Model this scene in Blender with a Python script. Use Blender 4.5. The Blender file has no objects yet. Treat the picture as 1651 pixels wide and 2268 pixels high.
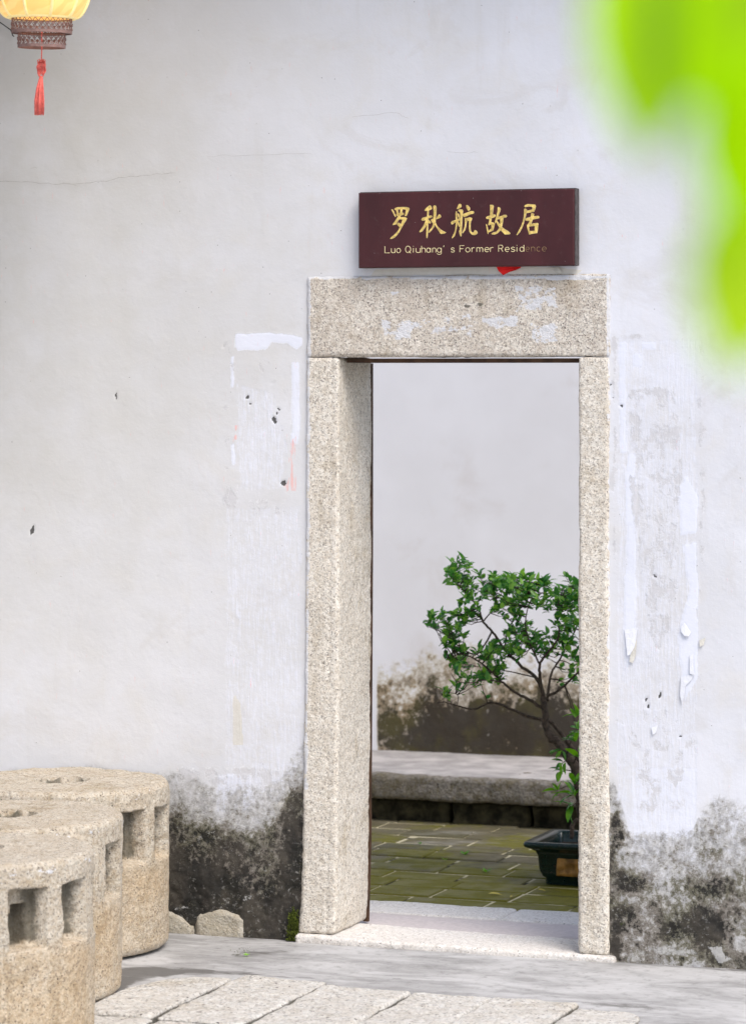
import bpy, math, random
import numpy as np
from mathutils import Vector, noise as mnoise

random.seed(7)
rng = np.random.default_rng(7)
S = bpy.context.scene
COL = S.collection
R = math.radians

# ------------------------------------------------------------------ camera
# x runs along the wall, y into the courtyard, z up; the wall's face is y = 0, the left jamb's corner x = 0
FPX, CXP, YH, YAW = 7177.0, 825.5, 820.0, R(20.1)
SN, CS = math.sin(YAW), math.cos(YAW)
CAM = (3.90, -10.276, 1.94)
cd = bpy.data.cameras.new('camera')
cam = bpy.data.objects.new('camera', cd)
COL.objects.link(cam)
cam.location = CAM
cam.rotation_euler = (R(90), 0, YAW)
cd.sensor_fit = 'HORIZONTAL'
cd.sensor_width = 36
cd.lens = FPX / 1651 * 36
cd.shift_y = -(1134 - YH) / 1651
cd.clip_start = 0.05
cd.clip_end = 400
cd.dof.use_dof = True
cd.dof.focus_distance = 10.9
cd.dof.aperture_fstop = 6.0
S.camera = cam

# ------------------------------------------------------------------ sky, sun, exposure
SUN_EL, SUN_AZ = R(52), R(128)          # azimuth clockwise from +y: the sun stands behind the camera, to its right
w = bpy.data.worlds.new('World')
S.world = w
w.use_nodes = True
wn = w.node_tree.nodes
sky = wn.new('ShaderNodeTexSky')
sky.sky_type = 'NISHITA'
sky.sun_disc = False
sky.sun_elevation = SUN_EL
sky.sun_rotation = SUN_AZ
sky.air_density = 1.0
sky.dust_density = 2.6
sky.ozone_density = 1.0
bg = wn['Background']
w.node_tree.links.new(sky.outputs[0], bg.inputs[0])
bg.inputs[1].default_value = 0.13
sd = bpy.data.lights.new('sun', 'SUN')
sd.energy = 1.8
sd.angle = R(35)
sd.color = (1.0, 0.955, 0.905)
sun = bpy.data.objects.new('sun', sd)
COL.objects.link(sun)
sv = Vector((math.sin(SUN_AZ) * math.cos(SUN_EL), math.cos(SUN_AZ) * math.cos(SUN_EL), math.sin(SUN_EL)))
sun.rotation_euler = sv.to_track_quat('Z', 'Y').to_euler()
sun.location = (4, -14, 12)
S.view_settings.view_transform = 'Standard'
S.view_settings.look = 'None'
S.view_settings.gamma = 1
S.view_settings.use_curve_mapping = False
S.view_settings.exposure = 0.64


# ------------------------------------------------------------------ measuring: a sight line met with a real plane
def ray(px, py):
    a, b = (px - CXP) / FPX, -(py - YH) / FPX
    return (CS * a - SN, SN * a + CS, b)


def on_y(px, py, y=0.0):
    r = ray(px, py)
    t = (y - CAM[1]) / r[1]
    return Vector([CAM[i] + t * r[i] for i in range(3)])


def on_z(px, py, z=0.0):
    r = ray(px, py)
    t = (z - CAM[2]) / r[2]
    return Vector([CAM[i] + t * r[i] for i in range(3)])


def seen_at(X, Y, Z):
    dx, dy, dz = X - CAM[0], Y - CAM[1], Z - CAM[2]
    zc = -dx * SN + dy * CS
    return CXP + FPX * (dx * CS + dy * SN) / zc, YH - FPX * dz / zc


# ------------------------------------------------------------------ numpy noise
def hash3(ix, iy, iz, seed):
    h = (ix * 374761393 + iy * 668265263 + iz * 2147483647 + seed * 1274126177) & 0xffffffff
    h = ((h ^ (h >> 13)) * 1274126177) & 0xffffffff
    h = ((h ^ (h >> 16)) * 2246822519) & 0xffffffff
    return ((h ^ (h >> 15)) & 0xffffff) / float(0xffffff)


def vnoise(P, seed=0):
    i = np.floor(P).astype(np.int64)
    f = P - i
    u = f * f * (3 - 2 * f)
    out = 0
    for a in (0, 1):
        wa = u[:, 0] if a else 1 - u[:, 0]
        for b in (0, 1):
            wb = u[:, 1] if b else 1 - u[:, 1]
            for c in (0, 1):
                wc = u[:, 2] if c else 1 - u[:, 2]
                out = out + wa * wb * wc * hash3(i[:, 0] + a, i[:, 1] + b, i[:, 2] + c, seed)
    return out * 2 - 1


def fbm(P, freq, octs=4, seed=0, gain=0.5):
    out, amp, tot = 0, 1.0, 0.0
    for k in range(octs):
        out = out + amp * vnoise(P * freq + 17.3 * k, seed + k)
        tot += amp
        amp *= gain
        freq *= 2.03
    return out / tot


def sstep(a, b, x):
    t = np.clip((x - a) / (b - a), 0, 1)
    return t * t * (3 - 2 * t)


def poly_sd(px, py, poly):
    """signed distance to a polygon, positive inside"""
    pts = np.array(poly, float)
    d = np.full(px.shape, 1e9)
    inside = np.zeros(px.shape, bool)
    n = len(pts)
    for k in range(n):
        ax, ay = pts[k]
        bx, by = pts[(k + 1) % n]
        ex, ey = bx - ax, by - ay
        wx, wy = px - ax, py - ay
        t = np.clip((wx * ex + wy * ey) / (ex * ex + ey * ey + 1e-9), 0, 1)
        d = np.minimum(d, (wx - t * ex) ** 2 + (wy - t * ey) ** 2)
        cond = (ay > py) != (by > py)
        with np.errstate(divide='ignore', invalid='ignore'):
            xi = ax + (py - ay) * ex / (ey if abs(ey) > 1e-9 else 1e-9)
        inside ^= cond & (px < xi)
    return np.where(inside, 1, -1) * np.sqrt(d)


def rect(x0, y0, x1, y1):
    return [(x0, y0), (x1, y0), (x1, y1), (x0, y1)]


# ------------------------------------------------------------------ objects
def setp(o, label=None, cat=None, group=None, kind=None):
    if label: o['label'] = label
    if cat: o['category'] = cat
    if group: o['group'] = group
    if kind: o['kind'] = kind
    return o


def thing(name, label=None, cat=None, loc=(0, 0, 0), rz=0, group=None, kind=None):
    o = bpy.data.objects.new(name, None)
    o.empty_display_size = 0.05
    o.location = loc
    o.rotation_euler = (0, 0, rz)
    COL.objects.link(o)
    return setp(o, label, cat, group, kind)


def link_mesh(name, me, mat, parent=None, smooth=True):
    if mat is not None and not me.materials:
        me.materials.append(mat)
    if smooth:
        me.polygons.foreach_set('use_smooth', np.ones(len(me.polygons), bool))
    o = bpy.data.objects.new(name, me)
    COL.objects.link(o)
    if parent is not None:
        o.parent = parent
    return o


def np_mesh(name, V, Q, attrs=None):
    """mesh from vertex array and quad (or triangle) index array"""
    V = np.asarray(V, np.float32)
    Q = np.asarray(Q, np.int32)
    k = Q.shape[1]
    me = bpy.data.meshes.new(name)
    me.vertices.add(len(V))
    me.vertices.foreach_set('co', V.ravel())
    me.loops.add(Q.size)
    me.loops.foreach_set('vertex_index', Q.ravel())
    me.polygons.add(len(Q))
    me.polygons.foreach_set('loop_start', np.arange(0, Q.size, k, dtype=np.int32))
    for n, a in (attrs or {}).items():
        at = me.attributes.new(n, 'FLOAT', 'POINT')
        at.data.foreach_set('value', np.asarray(a, np.float32))
    me.update(calc_edges=True)
    return me


def grid_quads(nu, nv, wrap=False, off=0):
    i = np.arange(nu - 1)[:, None]
    j = np.arange(nv if wrap else nv - 1)[None, :]
    a = i * nv + j
    b = i * nv + (j + 1) % nv
    return (np.stack([a, b, b + nv, a + nv], -1).reshape(-1, 4) + off).astype(np.int32)


class MB:
    """collects shapes into one mesh"""

    def __init__(self):
        self.v, self.f = [], []

    def add(self, vs, fs):
        o = len(self.v)
        self.v += [tuple(p) for p in vs]
        self.f += [tuple(i + o for i in q) for q in fs]

    def box(self, x0, x1, y0, y1, z0, z1):
        self.add([(x, y, z) for x in (x0, x1) for y in (y0, y1) for z in (z0, z1)],
                 [(0, 1, 3, 2), (4, 6, 7, 5), (0, 4, 5, 1), (2, 3, 7, 6), (0, 2, 6, 4), (1, 5, 7, 3)])

    def bevel_box(self, x0, x1, y0, y1, z0, z1, b):
        """box with chamfered top edges (4 top edges), sides down to z0"""
        vs = [(x0, y0, z0), (x1, y0, z0), (x1, y1, z0), (x0, y1, z0),
              (x0, y0, z1 - b), (x1, y0, z1 - b), (x1, y1, z1 - b), (x0, y1, z1 - b),
              (x0 + b, y0 + b, z1), (x1 - b, y0 + b, z1), (x1 - b, y1 - b, z1), (x0 + b, y1 - b, z1)]
        fs = [(8, 9, 10, 11)]
        for k in range(4):
            m = (k + 1) % 4
            fs += [(k, m, 4 + m, 4 + k), (4 + k, 4 + m, 8 + m, 8 + k)]
        self.add(vs, fs)

    def tube(self, pts, rad, n=6, cap=True):
        pts = [Vector(p) for p in pts]
        if not isinstance(rad, (list, tuple)):
            rad = [rad] * len(pts)
        vs, up = [], None
        for k, p in enumerate(pts):
            t = (pts[min(k + 1, len(pts) - 1)] - pts[max(k - 1, 0)])
            t = t.normalized() if t.length > 1e-9 else Vector((0, 0, 1))
            if up is None:
                up = t.orthogonal().normalized()
            up = (up - t * up.dot(t))
            up = up.normalized() if up.length > 1e-6 else t.orthogonal().normalized()
            b = t.cross(up)
            for j in range(n):
                a = 2 * math.pi * j / n
                vs.append(p + (up * math.cos(a) + b * math.sin(a)) * rad[k])
        fs = []
        for k in range(len(pts) - 1):
            for j in range(n):
                m = (j + 1) % n
                fs.append((k * n + j, k * n + m, (k + 1) * n + m, (k + 1) * n + j))
        if cap:
            fs.append(tuple(reversed(range(n))))
            fs.append(tuple((len(pts) - 1) * n + j for j in range(n)))
        self.add(vs, fs)

    def lathe(self, prof, n=32, c=(0, 0, 0)):
        vs = [(c[0] + r * math.cos(2 * math.pi * j / n), c[1] + r * math.sin(2 * math.pi * j / n), c[2] + z)
              for r, z in prof for j in range(n)]
        fs = [(k * n + j, k * n + (j + 1) % n, (k + 1) * n + (j + 1) % n, (k + 1) * n + j)
              for k in range(len(prof) - 1) for j in range(n)]
        self.add(vs, fs)

    def prism(self, pts3, off):
        """flat outline pts3 pushed out by the vector off"""
        n = len(pts3)
        off = Vector(off)
        vs = [Vector(p) for p in pts3] + [Vector(p) + off for p in pts3]
        fs = [tuple(range(n, 2 * n)), tuple(reversed(range(n)))]
        fs += [(k, (k + 1) % n, n + (k + 1) % n, n + k) for k in range(n)]
        self.add(vs, fs)

    def mesh(self, name):
        me = bpy.data.meshes.new(name)
        me.from_pydata(self.v, [], self.f)
        me.update()
        return me

    def build(self, name, mat, parent=None, smooth=False):
        me = self.mesh(name)
        import bmesh
        bm = bmesh.new()
        bm.from_mesh(me)
        bmesh.ops.recalc_face_normals(bm, faces=bm.faces)
        bm.to_mesh(me)
        bm.free()
        return link_mesh(name, me, mat, parent, smooth)


def stone_block(dims, res, rnd, warp=None, amps=((0.006, 7, 3), (0.0025, 60, 3)), seed=0):
    """a dressed stone: rounded box (x0,x1,y0,y1,z0,z1) with a picked, uneven face; returns V, Q"""
    x0, x1, y0, y1, z0, z1 = dims
    lo = np.array([x0, y0, z0], float)
    hi = np.array([x1, y1, z1], float)
    n = [max(2, int(round((hi[k] - lo[k]) / res))) + 1 for k in range(3)]
    ax = [np.linspace(lo[k], hi[k], n[k]) for k in range(3)]
    Vs, Qs, off = [], [], 0
    for k in range(3):
        a, b = (k + 1) % 3, (k + 2) % 3
        A, B = np.meshgrid(ax[a], ax[b], indexing='ij')
        for side in (0, 1):
            P = np.zeros((A.size, 3))
            P[:, a] = A.ravel()
            P[:, b] = B.ravel()
            P[:, k] = hi[k] if side else lo[k]
            q = grid_quads(n[a], n[b])
            if side:
                q = q[:, ::-1]
            q = q[:, ::-1]
            Vs.append(P)
            Qs.append(q + off)
            off += len(P)
    V = np.concatenate(Vs)
    Q = np.concatenate(Qs)
    key = np.round(V * 1e5).astype(np.int64)
    _, idx, inv = np.unique(key, axis=0, return_index=True, return_inverse=True)
    V = V[idx]
    Q = inv.reshape(-1)[Q]
    inner = np.clip(V, lo + rnd, hi - rnd)
    N = V - inner
    L = np.linalg.norm(N, axis=1, keepdims=True)
    N = N / np.maximum(L, 1e-9)
    V = inner + N * rnd
    base = V.copy()
    d = 0
    for k, (amp, fr, oc) in enumerate(amps):
        d = d + amp * fbm(base, fr, oc, seed + 11 * k)
    # chipped arrises: edges wear more than faces
    edge = 1 - np.abs(N).max(axis=1)
    d = d - edge * 0.02 * np.clip(fbm(base, 14, 3, seed + 5) + 0.25, 0, 1)
    V = V + N * np.asarray(d)[:, None]
    if warp is not None:
        V = warp(V)
    return V, Q.astype(np.int32)


# ------------------------------------------------------------------ materials
def srgb(r, g, b):
    f = lambda c: (c / 255 / 12.92) if c / 255 <= 0.04045 else ((c / 255 + 0.055) / 1.055) ** 2.4
    return (f(r), f(g), f(b), 1)


class M:
    def __init__(self, name):
        self.m = bpy.data.materials.new(name)
        self.m.use_nodes = True
        self.t = self.m.node_tree
        self.b = self.t.nodes['Principled BSDF']
        self.b.inputs['Specular IOR Level'].default_value = 0.25
        self.geo = self.t.nodes.new('ShaderNodeNewGeometry')
        self.P = self.geo.outputs['Position']

    def n(self, typ, **kw):
        nd = self.t.nodes.new(typ)
        for k, v in kw.items():
            setattr(nd, k, v)
        return nd

    def to(self, sock, v):
        if isinstance(v, bpy.types.NodeSocket):
            self.t.links.new(v, sock)
        elif v is not None:
            if hasattr(sock.default_value, '__len__') and not hasattr(v, '__len__'):
                v = (v, v, v) if len(sock.default_value) == 3 else (v, v, v, 1)
            if hasattr(v, '__len__') and len(v) == 3 and len(sock.default_value) == 4:
                v = (*v, 1)
            sock.default_value = v

    def vec(self, scale=(1, 1, 1), loc=(0, 0, 0), src=None):
        m = self.n('ShaderNodeMapping')
        self.to(m.inputs['Vector'], src or self.P)
        m.inputs['Scale'].default_value = scale
        m.inputs['Location'].default_value = loc
        return m.outputs[0]

    def noise(self, scale, detail=3, rough=0.55, v=None, dist=0, col=False):
        nd = self.n('ShaderNodeTexNoise')
        self.to(nd.inputs['Vector'], v or self.P)
        nd.inputs['Scale'].default_value = scale
        nd.inputs['Detail'].default_value = detail
        nd.inputs['Roughness'].default_value = rough
        nd.inputs['Distortion'].default_value = dist
        return nd.outputs['Color' if col else 'Fac']

    def vor(self, scale, v=None, feature='F1', out='Color', rnd=1.0):
        nd = self.n('ShaderNodeTexVoronoi', feature=feature)
        self.to(nd.inputs['Vector'], v or self.P)
        nd.inputs['Scale'].default_value = scale
        nd.inputs['Randomness'].default_value = rnd
        return nd.outputs[out]

    def math(self, op, a, b=None, clamp=False):
        nd = self.n('ShaderNodeMath', operation=op)
        nd.use_clamp = clamp
        self.to(nd.inputs[0], a)
        if b is not None:
            self.to(nd.inputs[1], b)
        return nd.outputs[0]

    def rng(self, v, a, b, c=0.0, d=1.0):
        nd = self.n('ShaderNodeMapRange')
        nd.interpolation_type = 'SMOOTHSTEP'
        for k, x in zip(range(5), (v, a, b, c, d)):
            self.to(nd.inputs[k], x)
        return nd.outputs[0]

    def mix(self, f, a, b, mode='MIX'):
        nd = self.n('ShaderNodeMix', data_type='RGBA', blend_type=mode)
        self.to(nd.inputs[0], f)
        self.to(nd.inputs[6], a)
        self.to(nd.inputs[7], b)
        return nd.outputs[2]

    def ramp(self, f, stops, const=False):
        nd = self.n('ShaderNodeValToRGB')
        cr = nd.color_ramp
        cr.interpolation = 'CONSTANT' if const else 'LINEAR'
        while len(cr.elements) < len(stops):
            cr.elements.new(0.5)
        for e, (p, c) in zip(cr.elements, stops):
            e.position = p
            e.color = c if len(c) == 4 else (*c, 1)
        self.to(nd.inputs[0], f)
        return nd.outputs[0]

    def attr(self, name):
        return self.n('ShaderNodeAttribute', attribute_name=name).outputs['Fac']

    def sep(self, v=None):
        nd = self.n('ShaderNodeSeparateXYZ')
        self.to(nd.inputs[0], v or self.P)
        return nd.outputs

    def rand(self):
        return self.n('ShaderNodeObjectInfo').outputs['Random']

    def bump(self, h, strength=0.5, dist=0.004, prev=None):
        nd = self.n('ShaderNodeBump')
        nd.inputs['Strength'].default_value = strength
        nd.inputs['Distance'].default_value = dist
        self.to(nd.inputs['Height'], h)
        if prev is not None:
            self.to(nd.inputs['Normal'], prev)
        return nd.outputs[0]

    def done(self, col, rough=0.85, normal=None, **kw):
        self.to(self.b.inputs['Base Color'], col)
        self.to(self.b.inputs['Roughness'], rough)
        if normal is not None:
            self.to(self.b.inputs['Normal'], normal)
        for k, v in kw.items():
            self.to(self.b.inputs[k.replace('_', ' ')], v)
        return self.m


def granite(name, light=(0.56, 0.52, 0.45), tan=(0.43, 0.36, 0.27), mid=(0.33, 0.30, 0.26), dark=(0.07, 0.06, 0.055),
            grain=230, speck=0.06, tint=0.35, bump=0.5, warm=None, stain=0.0):
    m = M(name)
    wv = m.n('ShaderNodeVectorMath', operation='ADD')
    m.to(wv.inputs[0], m.P)
    nz = m.n('ShaderNodeVectorMath', operation='SCALE')
    m.to(nz.inputs[0], m.noise(120, 2, col=True))
    nz.inputs['Scale'].default_value = 0.006
    m.to(wv.inputs[1], nz.outputs[0])
    v = wv.outputs[0]
    cell = m.sep(m.vor(grain, v))
    grains = m.ramp(cell[0], [(0, mid), (0.2, tan), (0.42, light), (0.8, [min(1, c * 1.22) for c in light])], True)
    mot = m.noise(grain * 0.24, 5, 0.7)
    body = m.mix(m.rng(mot, 0.40, 0.60), tan, [min(1, c * 1.06) for c in light])
    body = m.mix(m.rng(m.noise(grain * 0.30, 4, 0.7, m.vec((1, 1, 1), (7.7, 3.1, 5.2))), 0.57, 0.68, 0, 0.75), body, [min(1, c * 1.25) for c in light])
    body = m.mix(m.rng(m.noise(grain * 0.36, 3, 0.65, m.vec((1, 1, 1), (1.7, 9.1, 2.2))), 0.60, 0.70, 0, 0.6), body, mid)
    col = m.mix(0.34, body, grains)
    # larger weathered zones
    zone = m.rng(m.noise(5.5, 5, 0.62), 0.46, 0.68)
    col = m.mix(m.math('MULTIPLY', zone, tint), col, tan)
    pit = m.noise(60, 4, 0.7)
    col = m.mix(m.rng(pit, 0.60, 0.74, 0, 0.45), col, [c * 0.9 for c in mid])
    # black mica, scattered and clustered
    big = m.sep(m.vor(grain * 0.62, v))
    sp = m.math('LESS_THAN', big[1], m.rng(m.noise(14, 2), 0.35, 0.7, speck * 0.4, speck * 2.4))
    ds = m.rng(m.math('ADD', m.vor(grain * 0.62, v, out='Distance'), m.math('MULTIPLY', big[2], 0.25)), 0.30, 0.45, 0.85, 0)
    col = m.mix(m.math('MULTIPLY', sp, ds), col, [c * 0.8 for c in dark])
    sp2 = m.math('LESS_THAN', cell[2], speck * 0.9)
    col = m.mix(m.math('MULTIPLY', sp2, 0.55), col, [c * 2.4 for c in dark])
    if warm is not None:
        col = m.mix(m.rng(m.noise(3.0, 4, 0.6), 0.48, 0.68, 0, 0.6), col, m.mix(1.0, col, warm, 'MULTIPLY'))
    run = m.math('MULTIPLY', m.rng(m.noise(9, 6, 0.68, m.vec((1.6, 1.6, 0.16))), 0.50, 0.70), m.rng(m.noise(2.3, 3), 0.40, 0.62))
    col = m.mix(m.math('MULTIPLY', run, stain), col, m.mix(1.0, col, (0.62, 0.57, 0.48), 'MULTIPLY'))
    blot = m.rng(m.noise(4.2, 7, 0.7, m.vec((1, 1, 1), (5, 2, 8)), dist=0.4), 0.53, 0.68)
    col = m.mix(m.math('MULTIPLY', blot, stain), col, m.mix(1.0, col, (0.74, 0.69, 0.60), 'MULTIPLY'))
    rust = m.math('MULTIPLY', m.attr('rust'), m.rng(m.noise(3.5, 5, 0.65), 0.30, 0.62, 0.25, 1))
    col = m.mix(rust, col, m.mix(1.0, col, (1.0, 0.90, 0.77), 'MULTIPLY'))
    # limewash left on the stone, grime, painted drum-recess shade: fields carried by the mesh
    wn = m.math('ADD', m.attr('wash'), m.math('MULTIPLY', m.math('SUBTRACT', m.noise(34, 7, 0.72, m.vec((0.8, 1, 1.2))), 0.5), 1.8))
    col = m.mix(m.rng(wn, 0.52, 0.58, 0, 0.85), col, (0.70, 0.71, 0.74))
    dn = m.math('ADD', m.attr('dirt_shade'), m.math('MULTIPLY', m.math('SUBTRACT', m.noise(40, 5, 0.7), 0.5), 1.2))
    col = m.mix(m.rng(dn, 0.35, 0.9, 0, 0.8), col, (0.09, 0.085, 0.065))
    h = m.math('ADD', m.math('MULTIPLY', m.noise(95, 4, 0.65), 1.0), m.math('MULTIPLY', cell[0], 0.25))
    nm = m.bump(h, bump, 0.012)
    return m.done(col, 0.88, nm)


def simple(name, c, rough=0.8, vary=0.15, scale=30, bump=0.15, **kw):
    m = M(name)
    nz = m.noise(scale, 4, 0.6)
    col = m.mix(m.rng(nz, 0.3, 0.7), [x * (1 - vary) for x in c[:3]], [min(1, x * (1 + vary)) for x in c[:3]])
    return m.done(col, rough, m.bump(m.noise(scale * 3, 3), bump, 0.004), **kw)


def mat_plaster():
    m = M('limewashed_plaster')
    big = m.noise(1.3, 5, 0.6)
    mott = m.noise(6, 5, 0.62, dist=0.4)
    stre = m.noise(5, 4, 0.6, m.vec((3.2, 1, 0.35)))
    col = m.mix(m.rng(big, 0.35, 0.65), (0.66, 0.665, 0.69), (0.725, 0.735, 0.78))
    col = m.mix(m.rng(mott, 0.45, 0.72, 0, 0.6), col, (0.665, 0.65, 0.63))
    col = m.mix(m.rng(stre, 0.55, 0.75, 0, 0.35), col, (0.60, 0.59, 0.575))
    fine = m.noise(55, 4, 0.7)
    trow = m.noise(3.2, 6, 0.66, m.vec((1, 1, 1.5), (3, 0, 7)), dist=1.2)
    col = m.mix(m.rng(trow, 0.54, 0.66, 0, 0.35), col, (0.60, 0.585, 0.575))
    col = m.mix(m.rng(fine, 0.62, 0.78, 0, 0.22), col, (0.47, 0.46, 0.44))
    # warm grey of the shaded left end, put into the colour
    col = m.mix(m.math('MULTIPLY', m.attr('left_shade'), m.rng(m.noise(2.4, 5, 0.65), 0.3, 0.65, 0.55, 1)), col, (0.575, 0.567, 0.538))
    # fly specks
    sp = m.math('MULTIPLY', m.math('LESS_THAN', m.vor(42, out='Distance'), 0.07),
                m.math('LESS_THAN', m.sep(m.vor(42))[0], 0.10))
    col = m.mix(m.math('MULTIPLY', sp, 0.75), col, (0.12, 0.115, 0.10))
    fn = m.math('SUBTRACT', m.noise(38, 5, 0.7), 0.5)
    fs = m.math('SUBTRACT', m.noise(30, 4, 0.65, m.vec((4.0, 1, 0.4))), 0.5)
    # blue-white fresh lime
    f = m.math('ADD', m.attr('fresh'), m.math('ADD', m.math('MULTIPLY', fs, 0.75), m.math('MULTIPLY', fn, 0.6)))
    freshm = m.rng(f, 0.22, 0.66)
    col = m.mix(m.math('MULTIPLY', freshm, 0.85), col, (0.74, 0.765, 0.85))
    # scraped grey skim showing through the torn paper
    gn = m.math('SUBTRACT', m.noise(17, 8, 0.70, m.vec((1.15, 1, 0.8)), dist=0.15), 0.5)
    g = m.math('ADD', m.attr('scraped'), m.math('MULTIPLY', gn, 2.4))
    scr = m.rng(g, 0.45, 0.72)
    col = m.mix(m.math('MULTIPLY', scr, 0.75), col, m.mix(m.noise(14, 3), (0.53, 0.525, 0.53), (0.65, 0.64, 0.65)))
    # cream undercoat
    cr = m.rng(m.math('ADD', m.attr('cream'), m.math('MULTIPLY', fn, 0.5)), 0.44, 0.54)
    col = m.mix(m.math('MULTIPLY', cr, 0.9), col, m.mix(m.noise(60, 3), (0.60, 0.57, 0.50), (0.72, 0.70, 0.645)))
    # faded red of old couplets
    pk = m.rng(m.math('ADD', m.attr('pink'), m.math('ADD', m.math('MULTIPLY', fs, 2.6), m.math('MULTIPLY', fn, 1.0))), 0.40, 0.75)
    col = m.mix(m.math('MULTIPLY', pk, 0.66), col, (0.80, 0.42, 0.38))
    # damp: grey bloom, then mould
    st = m.attr('mould')
    n1 = m.math('SUBTRACT', m.noise(9, 9, 0.72, dist=0.5), 0.5)
    crust = m.math('SUBTRACT', 0.45, m.vor(48, m.vec((1, 1, 0.8)), out='Distance'))
    n2 = m.math('SUBTRACT', m.noise(75, 7, 0.85, dist=0.2), 0.5)
    s = m.math('ADD', st, m.math('ADD', m.math('MULTIPLY', n1, 1.25), m.math('ADD', m.math('MULTIPLY', n2, 1.75), m.math('MULTIPLY', crust, 0.35))))
    on = m.rng(st, 0.015, 0.12)
    grey = m.math('MULTIPLY', m.rng(s, -0.12, 0.36), on)
    col = m.mix(m.math('MULTIPLY', grey, 0.84), col, m.mix(m.rng(m.noise(45, 5, 0.75), 0.36, 0.64), (0.25, 0.24, 0.225), (0.53, 0.52, 0.495)))
    brown = m.mix(m.rng(m.noise(7, 5, 0.65), 0.42, 0.6), (0.20, 0.175, 0.142), (0.135, 0.125, 0.075))
    mid = m.math('MULTIPLY', m.rng(s, 0.34, 0.56), on)
    col = m.mix(m.math('MULTIPLY', mid, 0.86), col, brown)
    black = m.math('MULTIPLY', m.rng(s, 0.60, 0.80), on)
    col = m.mix(m.math('MULTIPLY', black, 0.92), col, m.mix(m.rng(m.noise(9, 4), 0.4, 0.62), (0.018, 0.018, 0.018), (0.062, 0.055, 0.046)))
    # lime flecks standing through the mould
    fl = m.math('MULTIPLY', m.rng(m.noise(62, 6, 0.8), 0.55, 0.66), m.rng(m.noise(7, 4, 0.6), 0.40, 0.60))
    col = m.mix(m.math('MULTIPLY', m.math('MULTIPLY', fl, on), 0.62), col, (0.52, 0.51, 0.48))
    br = m.rng(m.math('ADD', m.attr('bare'), m.math('MULTIPLY', n2, 2.0)), 0.45, 0.6)
    col = m.mix(m.math('MULTIPLY', br, 0.85), col, (0.56, 0.555, 0.54))
    moss = m.rng(m.math('ADD', m.attr('moss'), m.math('MULTIPLY', fn, 1.0)), 0.45, 0.7)
    col = m.mix(m.math('MULTIPLY', moss, 0.9), col, (0.055, 0.075, 0.012))
    ch = m.rng(m.math('ADD', m.attr('chip'), m.math('MULTIPLY', fn, 0.35)), 0.46, 0.58)
    col = m.mix(m.math('MULTIPLY', ch, 0.88), col, (0.04, 0.037, 0.033))
    hgt = m.math('ADD', m.math('MULTIPLY', mott, 0.5), m.math('MULTIPLY', fine, 0.22))
    hgt = m.math('ADD', hgt, m.math('MULTIPLY', m.math('SUBTRACT', freshm, m.math('MULTIPLY', scr, 1.2)), 0.16))
    hgt = m.math('ADD', hgt, m.math('MULTIPLY', m.math('MULTIPLY', n2, m.rng(st, 0.0, 0.5)), 1.8))
    hgt = m.math('SUBTRACT', hgt, m.math('MULTIPLY', ch, 0.4))
    nm = m.bump(hgt, 0.55, 0.008)
    return m.done(col, 0.92, nm, Specular_IOR_Level=0.12)


def mat_back_plaster():
    m = M('courtyard_plaster')
    big = m.noise(1.1, 4, 0.6)
    col = m.mix(m.rng(big, 0.35, 0.65), (0.75, 0.745, 0.765), (0.81, 0.81, 0.84))
    col = m.mix(m.rng(m.noise(3.5, 5, 0.6, dist=0.5), 0.5, 0.75, 0, 0.4), col, (0.62, 0.58, 0.56))
    st = m.attr('mould')
    n1 = m.math('SUBTRACT', m.noise(5.5, 5, 0.65, dist=0.6), 0.5)
    n2 = m.math('SUBTRACT', m.noise(32, 6, 0.74), 0.5)
    s = m.math('ADD', st, m.math('ADD', m.math('MULTIPLY', n1, 1.4), m.math('MULTIPLY', n2, 1.7)))
    on = m.rng(st, 0.02, 0.14)
    yel = m.math('MULTIPLY', m.rng(s, 0.05, 0.26), on)
    col = m.mix(m.math('MULTIPLY', yel, 0.55), col, (0.55, 0.49, 0.34))
    tan = m.math('MULTIPLY', m.rng(s, 0.26, 0.46), on)
    col = m.mix(m.math('MULTIPLY', tan, 0.8), col, m.mix(m.rng(m.noise(6, 4), 0.4, 0.62), (0.34, 0.285, 0.215), (0.25, 0.17, 0.075)))
    drk = m.math('MULTIPLY', m.rng(s, 0.46, 0.74), on)
    col = m.mix(m.math('MULTIPLY', drk, 0.93), col, m.mix(m.rng(m.noise(5, 4), 0.45, 0.62), (0.035, 0.03, 0.024), (0.065, 0.058, 0.022)))
    fl = m.math('MULTIPLY', m.rng(m.noise(34, 4, 0.7), 0.60, 0.70), m.rng(m.noise(4, 3), 0.48, 0.65))
    col = m.mix(m.math('MULTIPLY', m.math('MULTIPLY', fl, on), 0.5), col, (0.42, 0.39, 0.34))
    h = m.math('ADD', m.math('MULTIPLY', m.noise(6, 4, 0.6), 0.35), m.math('MULTIPLY', m.math('MULTIPLY', n2, on), 1.4))
    return m.done(col, 0.92, m.bump(h, 0.35, 0.012), Specular_IOR_Level=0.12)


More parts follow.
